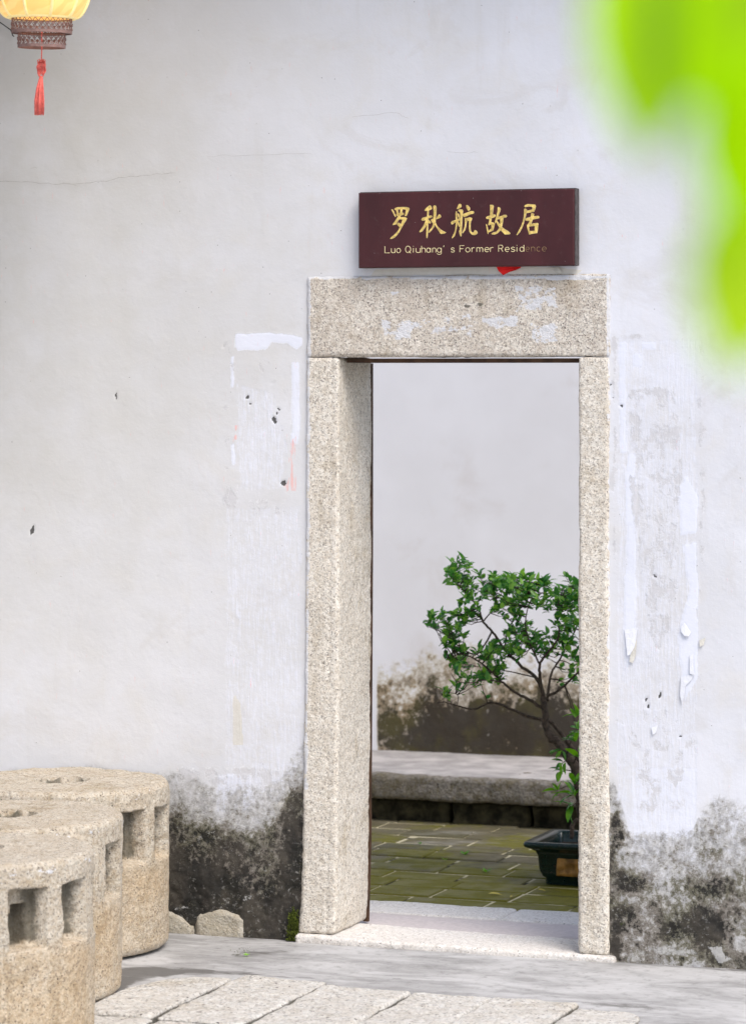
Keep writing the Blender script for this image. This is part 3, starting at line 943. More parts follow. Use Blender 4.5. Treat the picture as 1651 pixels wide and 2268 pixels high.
# ================================================================== granite doorway
DOOR = thing('stone_doorway', 'pale granite door surround with lintel, two jambs and a low worn sill', 'door frame', (0.42, 0, 0))
inv = DOOR.location.copy()


def door_part(name, V, Q, mat, attrs=None):
    V = V - np.array(inv)
    return link_mesh(name, np_mesh(name, V, Q, attrs), mat, DOOR)


GA = ((0.004, 6, 3), (0.0022, 45, 3), (0.0014, 130, 2))
V, Q = stone_block((-0.097, 0.968, -0.010, 0.32, 1.986, 2.258), 0.006, 0.008, amps=GA, seed=1)
lx, ly = seen_at(V[:, 0], V[:, 1], V[:, 2])
na = fbm(V, 25, 3, 8)
wash = np.zeros(len(V))
for poly, v in [(rect(845, 708, 912, 752), 0.62), ([(1065, 700), (1145, 695), (1150, 725), (1075, 728)], 0.66), (rect(1140, 632, 1235, 690), 0.58),
                (rect(1175, 715, 1235, 756), 0.62), (rect(900, 690, 1060, 745), 0.42), (rect(860, 640, 880, 655), 0.6)]:
    wash = np.maximum(wash, v * sstep(-10, 8, poly_sd(lx + 9 * na, ly + 9 * na, poly)))
wash = np.maximum(wash, 0.75 * sstep(8, 2, np.minimum(np.minimum(np.abs(lx - 684), np.abs(lx - 1346)), np.abs(ly - 614)) + 3 * na) * (V[:, 1] < 0.02))
wash = np.where(V[:, 1] < 0.03, wash, 0)
dirt_shade = 0.30 * sstep(20, 0, np.abs(ly - 775) + 10 * na)
for a, b, r_ in [(1034, 678, 10), (1063, 674, 7)]:
    dirt_shade = np.maximum(dirt_shade, 1.3 * sstep(1.2, 0.4, np.sqrt(((lx - a) / r_) ** 2 + ((ly - b) / 4) ** 2)))
door_part('lintel', V, Q, MAT['lintel'], dict(wash=wash, dirt_shade=dirt_shade))


def warp_left(V):
    x0 = np.interp(V[:, 2], [0.02, 0.15, 0.6, 1.2, 1.98], [-0.130, -0.117, -0.108, -0.102, -0.098])
    x1 = np.interp(V[:, 2], [0.02, 0.08, 0.6, 1.2, 1.98], [0.002, 0.010, 0.016, 0.020, 0.020])
    t = (V[:, 0] + 0.1) / 0.12
    V[:, 0] = x0 + t * (x1 - x0)
    return V


V, Q = stone_block((-0.1, 0.02, -0.012, 0.315, 0.024, 1.9835), 0.006, 0.010, warp_left, GA, seed=2)
lx, ly = seen_at(V[:, 0], V[:, 1], V[:, 2])
V[:, 1] += 0.003 * np.exp(-((V[:, 0] + 0.014 - 0.01 * (V[:, 2] - 1)) / 0.003) ** 2) * (V[:, 1] < 0.01)
na = fbm(V, 25, 3, 8)
wash = 0.72 * sstep(7, 1, np.abs(lx - np.interp(ly, [790, 1300, 1700], [683, 681, 677])) + 4 * na) * (ly < 1750) * (V[:, 1] < 0.02)
dirt_shade = 0.52 * sstep(14, 0, lx - np.interp(ly, [1700, 1990, 2072], [674, 668, 661]) + 8 * na) * sstep(1700, 1800, ly)
door_part('door_jamb', V, Q, MAT['granite'], dict(wash=wash, dirt_shade=np.maximum(dirt_shade, 0.35 * sstep(0.12, 0.03, V[:, 2] + 0.03 * na))))
V, Q = stone_block((0.8635, 0.967, -0.012, 0.315, 0.016, 1.9835), 0.006, 0.010, None, GA, seed=3)
na = fbm(V, 25, 3, 8)
dirt_shade = np.maximum(0.42 * sstep(0.02, 0.0, 0.967 - V[:, 0] + 0.01 * na) * sstep(0.5, 0.25, V[:, 2]), 0.45 * sstep(0.05, 0.02, V[:, 2] + 0.02 * na))
dirt_shade = np.maximum(dirt_shade, 0.40 * sstep(0.12, 0.0, np.abs(V[:, 2] - 0.32)) * sstep(0.90, 0.95, V[:, 0]))
door_part('door_jamb', V, Q, MAT['granite'], dict(wash=0.6 * sstep(0.007, 0.001, 0.967 - V[:, 0] + 0.006 * na) * (V[:, 2] > 0.7) * (V[:, 1] < 0.02), dirt_shade=dirt_shade))


def warp_sill(V):
    V[:, 2] += np.interp(V[:, 0], [-0.16, 0.0, 0.45, 0.9, 1.0], [0.0, 0.0, -0.006, -0.007, -0.008]) * sstep(-0.03, 0.02, V[:, 2])
    return V


V, Q = stone_block((-0.135, 0.992, -0.030, 0.262, -0.05, 0.023), 0.006, 0.009, warp_sill, ((0.004, 5, 3), (0.0025, 45, 3)), seed=4)
na = fbm(V, 25, 3, 8)
dirt_shade = 0.50 * sstep(0.012, -0.004, V[:, 2] + 0.01 * na) * (V[:, 1] < 0.1)
dirt_shade = np.maximum(dirt_shade, 0.5 * sstep(0.95, 0.98, V[:, 0] + 0.02 * na))
door_part('door_sill', V, Q, MAT['sill'], dict(dirt_shade=dirt_shade))
wb = MB()
wb.box(0.028 - inv.x, 0.862 - inv.x, 0.045, 0.312, 1.9655, 1.9800)
wb.build('timber_head', MAT['wood'], DOOR)
wf = MB()
wf.prism([Vector((x - inv.x, 0.306, z)) for x, z in ((-0.01, 0.02), (0.0085, 0.02), (0.0165, 0.3), (0.0185, 0.65), (0.0222, 1.3), (0.0225, 1.964), (0.0, 1.964))], (0, 0.016, 0))
wf.build('timber_post', MAT['wood'], DOOR)
wf = MB()
wf.box(0.860 - inv.x, 0.866 - inv.x, 0.317, 0.34, 0.03, 1.9640)
wf.build('timber_post', MAT['wood'], DOOR)

# floor inside the doorway: screed band and a granite strip
inn = thing('threshold_floor', kind='structure')
V, Q = stone_block((-0.6, 1.5, 0.264, 0.545, -0.08, 0.012), 0.02, 0.004, None, ((0.002, 5, 3),), seed=5)
link_mesh('screed_band', np_mesh('screed_band', V, Q), MAT['pinkband'], inn)
V, Q = stone_block((-0.7, 0.40, 0.549, 0.790, -0.08, 0.014), 0.012, 0.008, None, ((0.003, 5, 3), (0.002, 45, 3)), seed=6)
link_mesh('granite_strip', np_mesh('granite_strip', V, Q), MAT['sill'], inn)
V, Q = stone_block((0.405, 1.6, 0.549, 0.792, -0.08, 0.013), 0.012, 0.008, None, ((0.003, 5, 3), (0.002, 45, 3)), seed=7)
link_mesh('granite_strip', np_mesh('granite_strip', V, Q), MAT['sill'], inn)

# ================================================================== courtyard floor of clay tiles
cf = MB()
cf.add([(-4, 0.35, -0.0335), (4, 0.35, -0.0335), (4, 3.6, -0.0335), (-4, 3.6, -0.0335)], [(0, 1, 2, 3)])
CF = setp(cf.build('courtyard_floor', MAT['mortar']), kind='structure')
y = 0.80
row = 0
while y < 3.02:
    dy = rng.uniform(0.165, 0.21)
    x = -1.75 + rng.uniform(-0.3, 0)
    xr = np.interp(y, [0.8, 3.0], [1.3, 0.75])
    while x < xr:
        dx = rng.uniform(0.24, 0.33)
        vis, _ = seen_at(x + dx, y, -0.03)
        if vis > 800:
            b = MB()
            gp = rng.uniform(0.003, 0.008)
            gy = rng.uniform(0.006, 0.012)
            b.bevel_box(-dx / 2 + gp, dx / 2 - gp, -dy / 2 + gy, dy / 2 - gy, -0.03, 0.0, 0.004)
            t = b.build('floor_tile', MAT['tile'], CF)
            t.location = (x + dx / 2, y + dy / 2, -0.030 + rng.uniform(-0.002, 0.003))
            t.rotation_euler = (rng.normal() * 0.006, rng.normal() * 0.006, rng.normal() * 0.008)
        x += dx
    y += dy
    row += 1

# raised stone platform along the courtyard wall
PL = thing('stone_platform', kind='structure')
V, Q = stone_block((-1.60, 0.10, 3.00, 3.42, 0.072, 0.176), 0.012, 0.015, None, ((0.012, 5, 3), (0.007, 35, 4)), seed=12)
link_mesh('edge_slab', np_mesh('edge_slab', V, Q), MAT['step'], PL)
V, Q = stone_block((0.108, 1.6, 3.005, 3.42, 0.072, 0.175), 0.012, 0.015, None, ((0.012, 5, 3), (0.007, 35, 4)), seed=13)
link_mesh('edge_slab', np_mesh('edge_slab', V, Q), MAT['step'], PL)
for k, (a, b) in enumerate([(-2.6, -1.02), (-1.01, -0.62), (-0.61, -0.27), (-0.26, 0.4), (0.41, 1.6)]):
    V, Q = stone_block((a, b, 3.055 + 0.01 * (k % 2), 3.42, -0.06, 0.066), 0.014, 0.02, None, ((0.02, 7, 3), (0.005, 30, 3)), seed=14 + k)
    link_mesh('base_stone', np_mesh('base_stone', V, Q), MAT['rubble'], PL)
V, Q = stone_block((-2.6, 1.6, 3.06, 3.86, 0.10, 0.1845), 0.03, 0.01, None, ((0.005, 3, 3), (0.002, 20, 3)), seed=19)
link_mesh('cement_top', np_mesh('cement_top', V, Q), MAT['platform'], PL)

# ================================================================== courtyard wall
BW = setp(thing('courtyard_wall', loc=(-0.7, 3.8, 0)), 'white courtyard wall with a dark damp foot behind the potted tree', 'wall')
xs = np.concatenate([np.linspace(-4, -1.5, 12)[:-1], np.arange(-1.5, 0.3, 0.012), np.linspace(0.3, 4, 14)])
zs = np.concatenate([np.arange(-0.05, 1.4, 0.012), np.linspace(1.4, 4.0, 40)])
X, Zg = np.meshgrid(xs, zs, indexing='ij')
P = np.stack([X.ravel(), np.full(X.size, 3.8), Zg.ravel()], 1)
px, py = seen_at(P[:, 0], P[:, 1], P[:, 2])
n_a = fbm(P, 7, 4, 51)
bnd = np.interp(px, [700, 850, 880, 950, 985, 1040, 1100, 1283, 1400], [1480, 1478, 1468, 1430, 1425, 1415, 1440, 1420, 1420])
dp = py + 28 * n_a - bnd
mould = 0.20 * sstep(-25, 40, dp) + 0.25 * sstep(15, 90, dp) + 0.22 * sstep(70, 150, dp) + 0.2 * sstep(130, 210, dp)
rgt = sstep(880, 1010, px + 30 * n_a) * sstep(1505, 1590, py + 30 * n_a)
mould = np.clip(mould + 0.34 * rgt, 0, 1) * (px > 835)
P[:, 1] -= 0.006 * n_a * (0.1 + mould)
P -= np.array([-0.7, 3.8, 0])
link_mesh('plaster_face', np_mesh('plaster_face', P, grid_quads(len(xs), len(zs)), dict(mould=mould)), MAT['back'], BW)
b = MB()
b.box(-4 + 0.7, 4 + 0.7, 0.02, 0.3, -0.05, 4.0)
b.build('wall_core', MAT['back'], BW)
# ================================================================== signboard
SIGN = thing('signboard', 'dark maroon wooden board with gold characters above the stone lintel', 'sign', (0.47, -0.002, 2.412))
SY = -0.055


def sgn(px_, py_, y=SY):
    return on_y(px_, py_, y) - SIGN.location


a, b = sgn(793, 427), sgn(1270.5, 588)
sx0, sx1, sz0, sz1 = a.x, b.x, b.z, a.z
y0, y1 = SY + 0.002, 0.004
m = MB()
bv = 0.004
yf, yb = SY - SIGN.location.y, -0.008
vs = [(sx0, yf + bv, sz0), (sx1, yf + bv, sz0), (sx1, yf + bv, sz1), (sx0, yf + bv, sz1),
      (sx0 + bv, yf, sz0 + bv), (sx1 - bv, yf, sz0 + bv), (sx1 - bv, yf, sz1 - bv), (sx0 + bv, yf, sz1 - bv),
      (sx0, yb, sz0), (sx1, yb, sz0), (sx1, yb, sz1), (sx0, yb, sz1)]
fs = [(4, 5, 6, 7), (8, 9, 10, 11)]
for k in range(4):
    n = (k + 1) % 4
    fs += [(k, n, 4 + n, 4 + k), (8 + k, 8 + n, n, k)]
m.add(vs, fs)
m.build('board', MAT['sign'], SIGN)
m = MB()
m.box(sx1 + 0.0005, sx1 + 0.004, yf + 0.006, yb, sz0 + 0.001, sz1 + 0.002)
m.build('board_end', MAT['signedge'], SIGN)
m = MB()
m.box(sx0 + 0.002, sx1, yf + 0.012, yb, sz1 + 0.0004, sz1 + 0.003)
m.build('dusty_top_edge', MAT['signedge'], SIGN)

GLY = {
    'luo': (1540, [
        [(163, 303), (180, 300), (215, 345), (240, 410), (268, 470), (262, 490), (245, 478), (205, 400), (170, 330)],
        [(235, 285), (260, 262), (320, 245), (430, 240), (540, 242), (605, 262), (615, 290), (590, 340), (565, 400), (545, 450), (510, 472), (497, 460), (505, 410), (525, 340), (520, 300), (440, 290), (300, 298), (262, 312), (240, 300)],
        [(262, 305), (325, 295), (330, 380), (320, 435), (290, 435), (290, 380), (280, 330)],
        [(385, 290), (440, 288), (425, 385), (380, 385)],
        [(278, 430), (300, 400), (430, 375), (470, 400), (465, 435), (400, 450), (390, 460), (300, 462), (280, 445)],
        [(330, 450), (385, 448), (388, 490), (370, 540), (330, 580), (290, 650), (265, 680), (188, 695), (195, 670), (250, 600), (300, 520), (320, 480)],
        [(360, 510), (440, 495), (510, 500), (550, 530), (520, 590), (480, 650), (440, 720), (400, 790), (350, 880), (300, 950), (240, 1010), (180, 1040), (128, 1045), (145, 1015), (200, 970), (260, 920), (310, 860), (350, 800), (365, 750), (330, 715), (300, 670), (310, 645), (345, 640), (385, 670), (405, 665), (425, 610), (440, 555), (360, 548)]]),
    'qiu': (1540, [
        [(998, 320), (1020, 285), (1080, 230), (1130, 195), (1160, 210), (1182, 270), (1170, 300), (1110, 320), (1010, 335)],
        [(1068, 310), (1108, 308), (1095, 480), (1065, 480)],
        [(920, 550), (945, 515), (1040, 490), (1120, 460), (1175, 455), (1192, 475), (1180, 500), (1090, 530), (1060, 565), (950, 585), (925, 570)],
        [(1030, 560), (1090, 520), (1100, 570), (1140, 600), (1158, 640), (1140, 655), (1090, 640), (1088, 690), (1085, 800), (1075, 960), (1065, 1025), (1048, 1025), (1045, 950), (1050, 690), (1020, 740), (970, 810), (940, 855), (875, 880), (870, 855), (930, 780), (985, 690), (1015, 620)],
        [(1220, 215), (1245, 198), (1285, 210), (1298, 260), (1290, 420), (1280, 560), (1275, 650), (1240, 680), (1210, 670), (1220, 540), (1228, 430), (1228, 300)],
        [(1160, 570), (1185, 540), (1225, 548), (1230, 600), (1225, 670), (1195, 630), (1165, 590)],
        [(1285, 545), (1310, 510), (1345, 450), (1370, 425), (1400, 440), (1420, 485), (1400, 510), (1300, 545)],
        [(1215, 660), (1255, 665), (1240, 740), (1190, 810), (1140, 870), (1108, 890), (1092, 875), (1110, 845), (1170, 780), (1200, 720)],
        [(1240, 665), (1285, 650), (1310, 710), (1370, 780), (1440, 835), (1545, 890), (1500, 912), (1410, 918), (1390, 895), (1330, 800), (1280, 720)]]),
    'hang': (1780, [
        [(290, 285), (310, 245), (340, 175), (365, 158), (400, 170), (412, 220), (390, 255), (330, 280)],
        [(280, 340), (292, 370), (300, 560), (294, 700), (287, 780), (265, 880), (240, 970), (175, 1035), (172, 1010), (195, 960), (230, 890), (255, 800), (266, 700), (268, 560), (260, 400)],
        [(328, 315), (360, 300), (430, 303), (452, 330), (440, 400), (430, 560), (420, 750), (412, 900), (408, 975), (395, 985), (380, 970), (360, 900), (345, 855), (370, 820), (375, 700), (378, 520), (380, 400), (370, 360), (335, 345)],
        [(308, 405), (325, 400), (350, 440), (360, 500), (345, 518), (330, 490), (312, 430)],
        [(300, 600), (325, 600), (355, 650), (368, 720), (350, 742), (330, 700), (305, 640)],
        [(145, 630), (170, 600), (260, 570), (370, 520), (390, 525), (390, 560), (310, 600), (230, 640), (180, 682), (155, 670)],
        [(528, 200), (545, 187), (580, 205), (625, 260), (625, 300), (600, 335), (575, 325), (540, 260)],
        [(438, 450), (450, 420), (540, 385), (640, 345), (710, 343), (735, 375), (715, 405), (640, 420), (560, 460), (490, 492), (455, 475)],
        [(495, 525), (560, 520), (615, 500), (680, 520), (672, 560), (655, 590), (610, 580), (555, 590), (535, 640), (525, 740), (500, 830), (440, 905), (430, 890), (460, 830), (490, 740), (500, 640)],
        [(600, 570), (658, 570), (640, 660), (638, 780), (650, 850), (680, 890), (720, 880), (745, 825), (790, 845), (820, 895), (795, 930), (740, 948), (680, 940), (640, 900), (608, 850), (602, 780), (605, 660)]]),
    'gu': (1920, [
        [(248, 187), (320, 187), (338, 210), (325, 300), (310, 450), (250, 460), (252, 320)],
        [(145, 505), (170, 480), (250, 455), (340, 430), (380, 435), (388, 460), (370, 490), (300, 515), (230, 542), (160, 535)],
        [(235, 510), (288, 505), (280, 560), (272, 630), (210, 695), (205, 680), (225, 600)],
        [(210, 690), (265, 628), (320, 630), (370, 660), (350, 740), (325, 830), (240, 870), (195, 890), (190, 860), (240, 815), (275, 790), (285, 720), (280, 690), (250, 680), (215, 705)],
        [(146, 670), (165, 690), (188, 770), (206, 880), (195, 928), (183, 900), (163, 800), (148, 700)],
        [(440, 250), (460, 240), (505, 265), (515, 300), (480, 400), (450, 500), (420, 580), (375, 650), (365, 630), (385, 560), (420, 430), (440, 330)],
        [(430, 500), (540, 465), (620, 437), (665, 445), (675, 475), (650, 500), (580, 510), (470, 545), (430, 550)],
        [(520, 505), (585, 500), (575, 600), (555, 700), (530, 790), (500, 840), (430, 910), (360, 935), (290, 930), (285, 915), (330, 885), (400, 870), (450, 820), (490, 750), (505, 660), (505, 560)],
        [(395, 610), (430, 590), (470, 650), (530, 730), (600, 790), (700, 850), (762, 905), (740, 930), (620, 935), (590, 900), (530, 840), (480, 750), (430, 670)]]),
    'ju': (1920, [
        [(1120, 225), (1130, 195), (1200, 165), (1290, 172), (1390, 180), (1410, 215), (1390, 290), (1365, 355), (1280, 375), (1160, 392), (1130, 375), (1140, 345), (1250, 320), (1320, 305), (1325, 250), (1300, 225), (1220, 222), (1140, 240)],
        [(1115, 295), (1135, 278), (1180, 300), (1165, 400), (1140, 520), (1100, 660), (1050, 790), (1000, 880), (930, 955), (922, 940), (970, 850), (1030, 740), (1075, 620), (1105, 480), (1112, 380)],
        [(1290, 405), (1320, 398), (1365, 415), (1350, 500), (1320, 580), (1290, 660), (1230, 700), (1200, 700), (1240, 620), (1270, 540), (1285, 460)],
        [(1140, 555), (1165, 525), (1260, 495), (1380, 475), (1470, 463), (1503, 490), (1490, 520), (1400, 540), (1280, 565), (1200, 590), (1155, 580)],
        [(1195, 690), (1330, 660), (1450, 645), (1475, 670), (1460, 720), (1350, 718), (1230, 735)],
        [(1385, 690), (1470, 680), (1460, 790), (1440, 900), (1385, 885), (1380, 800)],
        [(1235, 905), (1240, 850), (1310, 850), (1400, 840), (1440, 860), (1440, 900), (1320, 915), (1250, 935)],
        [(1185, 690), (1225, 700), (1235, 770), (1245, 850), (1255, 935), (1238, 935), (1213, 850), (1188, 770)]]),
}
for nm, (x0, strokes) in GLY.items():
    m, rim = MB(), MB()
    for k, st in enumerate(strokes):
        pts = [sgn((x0 + q[0] * 260 / 1651) / 1.8062, (790 + q[1] * 260 / 1651) / 1.8062) for q in st]
        c = sum(pts, Vector()) / len(pts)
        rim.prism(pts, (0, -0.0012 - 0.00006 * k, 0))
        m.tube(pts + [pts[0]], 0.0006, 4, False)
    ch = rim.build('gold_character', MAT['gold'], SIGN)
    m.build('bright_outline', MAT['goldrim'], ch)


def arc(cx, cy, rx, ry, a0, a1, n=10):
    return [(cx + rx * math.cos(R(a0 + (a1 - a0) * k / n)), cy + ry * math.sin(R(a0 + (a1 - a0) * k / n))) for k in range(n + 1)]


XH = 0.68
LET = {
    'L': [[(0, 1), (0, 0), (1, 0)]], 'u': [[(0, XH), (0, 0.2)] + arc(0.5, 0.22, 0.5, 0.22, 180, 360) + [(1, 0.2), (1, XH)], [(1, 0.2), (1, 0)]],
    'o': [arc(0.5, XH / 2, 0.5, XH / 2, 0, 360, 16)], 'Q': [arc(0.5, 0.5, 0.5, 0.5, 0, 360, 18), [(0.6, 0.25), (1.02, -0.08)]],
    'i': [[(0.5, 0), (0.5, XH)], [(0.5, 0.92), (0.5, 1.0)]], 'h': [[(0, 0), (0, 1)], [(0, 0.42)] + arc(0.5, 0.42, 0.5, 0.26, 180, 0) + [(1, 0)]],
    'n': [[(0, 0), (0, XH)], [(0, 0.42)] + arc(0.5, 0.42, 0.5, 0.26, 180, 0) + [(1, 0)]],
    'a': [arc(0.5, XH / 2, 0.5, XH / 2, 0, 360, 16), [(1, XH), (1, 0)]],
    'g': [arc(0.5, XH / 2, 0.5, XH / 2, 0, 360, 16), [(1, XH), (1, -0.1)] + arc(0.5, -0.12, 0.5, 0.2, 0, -170)],
    "'": [[(0.6, 1.05), (0.4, 0.82)]], 's': [arc(0.5, 0.52, 0.42, 0.16, 20, 250, 10) + arc(0.5, 0.17, 0.45, 0.17, 70, -160, 10)],
    'F': [[(0, 0), (0, 1), (1, 1)], [(0, 0.52), (0.8, 0.52)]], 'r': [[(0, 0), (0, XH)], [(0, 0.42)] + arc(0.75, 0.36, 0.75, 0.31, 170, 60)],
    'm': [[(0, 0), (0, XH)], [(0, 0.46)] + arc(0.25, 0.46, 0.25, 0.22, 180, 0) + [(0.5, 0)], [(0.5, 0.46)] + arc(0.75, 0.46, 0.25, 0.22, 180, 0) + [(1, 0)]],
    'e': [[(0, XH / 2), (1, XH / 2)] + arc(0.5, XH / 2, 0.5, XH / 2, 0, 310, 14)],
    'R': [[(0, 0), (0, 1), (0.6, 1)] + arc(0.62, 0.75, 0.36, 0.25, 90, -90) + [(0, 0.5)], [(0.55, 0.5), (1, 0)]],
    'd': [arc(0.5, XH / 2, 0.5, XH / 2, 0, 360, 16), [(1, 1), (1, 0)]], 'c': [arc(0.5, XH / 2, 0.5, XH / 2, 50, 310, 14)],
}
TXT = [('L', 88, 132), ('u', 147, 180), ('o', 195, 232), ('Q', 277, 325), ('i', 340, 358), ('u', 373, 412), ('h', 425, 460), ('a', 470, 505), ('n', 525, 555),
       ('g', 567, 605), ("'", 616, 640), ('s', 693, 727), ('F', 775, 815), ('o', 828, 868), ('r', 885, 908), ('m', 930, 985), ('e', 1003, 1043), ('r', 1055, 1078),
       ('R', 1130, 1170), ('e', 1190, 1228), ('s', 1243, 1280), ('i', 1290, 1306), ('d', 1325, 1362), ('e', 1378, 1412), ('n', 1430, 1462), ('c', 1480, 1515), ('e', 1530, 1568)]
for k, (ch, xa, xb) in enumerate(TXT):
    base = 140 - 15 * (xa - 88) / 1480
    lm_ = MB()
    for pl in LET[ch]:
        pts = []
        for u, v in pl:
            zx, zy = xa + u * (xb - xa), base - v * 60
            pts.append(sgn((1500 + zx * 720 / 1651) / 1.8062, (950 + zy * 720 / 1651) / 1.8062, SY - 0.0003))
        lm_.tube(pts, 0.00105 if k < 23 else 0.0009, 5)
    o = lm_.build('letter', MAT['goldrim'] if k < 23 else MAT['fadedgold'], SIGN)
    if k >= 23:
        o['label'] = 'worn letter whose gold has faded'

# red paper caught under the board
m = MB()
m.prism([on_y(a, b, -0.008) for a, b in [(1097, 585), (1155, 585), (1152, 593), (1143, 598), (1127, 602), (1113, 609), (1104, 600)]], (0, -0.0012, 0))
for i, v in enumerate(m.v):
    m.v[i] = (v[0], v[1] - 0.006 * math.sin(v[0] * 90), v[2])
setp(m.build('paper_scrap', MAT['red']), 'torn scrap of bright red paper sticking out under the sign', 'paper scrap')

# ================================================================== stone drums
RD, HD = 0.355, 0.553


def drum(px_c, py_c, label, phase, seed, soot=0.0):
    c = on_z(px_c, py_c, 0.0)
    tocam = math.atan2(CAM[1] - c.y, CAM[0] - c.x)
    nth = 440
    th = np.linspace(0, 2 * np.pi, nth, endpoint=False)
    rr = 0.022
    prof = [(r, HD) for r in np.linspace(0.004, RD - rr, 62)]
    prof += [(RD - rr + rr * math.sin(a), HD - rr + rr * math.cos(a)) for a in np.linspace(0, math.pi / 2, 8)[1:]]
    prof += [(RD, z) for z in np.linspace(HD - rr, 0.03, 116)[1:]]
    prof += [(RD - 0.03 + 0.03 * math.cos(a), 0.03 - 0.03 * math.sin(a)) for a in np.linspace(0, math.pi / 2, 7)[1:]]
    prof += [(0.02, 0.0)]
    pr = np.array(prof)
    rad = np.repeat(pr[:, 0], nth)
    zz = np.repeat(pr[:, 1], nth)
    tt = np.tile(th, len(pr))
    base = np.stack([rad * np.cos(tt), rad * np.sin(tt), zz], 1)
    nb = base + seed * 3.7
    side = sstep(RD - 0.008, RD - 0.001, rad) * sstep(0.01, 0.03, zz)
    # window-like sinkings round the drum, a smaller one cut deeper inside each
    ang = np.degrees(np.angle(np.exp(1j * (tt - tocam)))) + 1.2 * fbm(nb, 9, 3, seed)
    ang = ang - phase
    cell = np.mod(ang, 30.0)                 # 0..30, sinking 0..20
    za, zb = HD - 0.076, HD - 0.246
    zj = zz + 0.005 * fbm(nb, 12, 3, seed + 2)
    e = 0.45
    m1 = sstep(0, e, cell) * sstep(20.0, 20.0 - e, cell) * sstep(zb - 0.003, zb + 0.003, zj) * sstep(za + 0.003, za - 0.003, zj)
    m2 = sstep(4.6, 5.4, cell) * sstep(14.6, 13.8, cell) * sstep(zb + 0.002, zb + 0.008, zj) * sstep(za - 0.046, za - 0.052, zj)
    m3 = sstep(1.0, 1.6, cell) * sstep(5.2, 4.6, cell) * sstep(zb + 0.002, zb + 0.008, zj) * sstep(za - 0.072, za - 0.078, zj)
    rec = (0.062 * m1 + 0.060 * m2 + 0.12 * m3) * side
    top = sstep(RD - 0.02, RD - 0.03, rad) * (zz > HD - 0.004)
    hole = sstep(0.090, 0.083, rad + 0.012 * fbm(nb, 10, 3, seed + 3)) * (0.060 + 0.03 * sstep(-0.05, 0.06, base[:, 0]))
    N = np.stack([np.cos(tt), np.sin(tt), np.zeros_like(tt)], 1) * (1 - top)[:, None]
    N[:, 2] = top + (1 - top) * sstep(HD - rr, HD, zz)
    d = 0.007 * fbm(nb, 5, 3, seed + 4) + 0.0035 * fbm(nb, 32, 4, seed + 5, 0.6) + 0.0015 * fbm(nb, 110, 2, seed + 6)
    d = d - 0.010 * sstep(0.25, 0.6, fbm(nb, 13, 3, seed + 8)) * sstep(RD - rr - 0.002, RD - 0.006, rad) * sstep(HD - 0.05, HD - 0.01, zz)
    d = d * (zz > 0.001)
    V = base + N * d[:, None]
    V[:, 0] -= rec * np.cos(tt)
    V[:, 1] -= rec * np.sin(tt)
    V[:, 2] -= top * hole
    Q = grid_quads(len(pr), nth, True)[:, ::-1]
    dirt_shade = side * np.maximum(np.maximum(0.85 * m2, 1.0 * m3), 0.66 * m1 * sstep(7, 15, cell + 3 * fbm(nb, 12, 3, seed + 21)) * sstep(zb + 0.004, zb + 0.02, zj))  # recess soot plus painted shade, darkest at right and in deep levels
    dirt_shade = dirt_shade + 0.40 * m1 * side * (0.65 + 0.5 * fbm(nb, 12, 3, seed + 9)) + 0.34 * sstep(0.05, 0.4, fbm(nb, 6, 4, seed + 7)) * sstep(HD - 0.10, HD - 0.01, zz) * side
    dirt_shade = np.maximum(dirt_shade, 1.15 * top * sstep(0.0915, 0.0885, rad + 0.012 * fbm(nb, 10, 3, seed + 3)) * (0.75 + 0.45 * fbm(nb, 14, 3, seed + 12)))  # inside of the top hole darkened in colour to read as shade
    rust = side * sstep(zb + 0.03, zb - 0.05, zj + 0.05 * fbm(nb, 5, 3, seed + 31)) * (0.75 + 0.3 * seed / 3)
    wash = 0.40 * sstep(0.045, 0.0, np.abs(zz - (HD - 0.03)) + 0.02 * fbm(nb, 9, 3, seed + 33)) * sstep(RD - 0.06, RD - 0.01, rad)
    dirt_shade = np.maximum(dirt_shade, 0.46 * side * sstep(0.05, 0.0, zz + 0.03 * fbm(nb, 8, 3, seed + 34)))
    o = link_mesh('stone_drum', np_mesh('stone_drum', V, Q, dict(dirt_shade=dirt_shade, rust=rust, wash=wash)), MAT['drum'])
    o.location = (c.x, c.y, 0.004)
    return setp(o, label, 'stone drum', 'carved granite drums beside the wall')


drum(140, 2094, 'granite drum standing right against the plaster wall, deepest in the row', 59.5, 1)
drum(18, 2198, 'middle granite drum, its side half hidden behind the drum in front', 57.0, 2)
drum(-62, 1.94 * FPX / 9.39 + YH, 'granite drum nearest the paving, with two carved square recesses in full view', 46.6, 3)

# ================================================================== lantern
lp = on_y(92, 70, -0.80)
LAN = thing('hanging_lantern', 'yellow silk lantern with pierced brown collar and red tassel at wall top', 'lantern', (lp.x, lp.y, lp.z - 0.052))
LAN.rotation_euler = (R(1.5), R(1.2), R(8))
# heights above the lower collar's bottom edge
RC1, RC2 = 0.098, 0.0775


def ring_band(mb, r, z0, z1, t=0.0022, n=48):
    mb.lathe([(r, z0), (r, z1), (r - t, z1), (r - t, z0), (r, z0)], n)


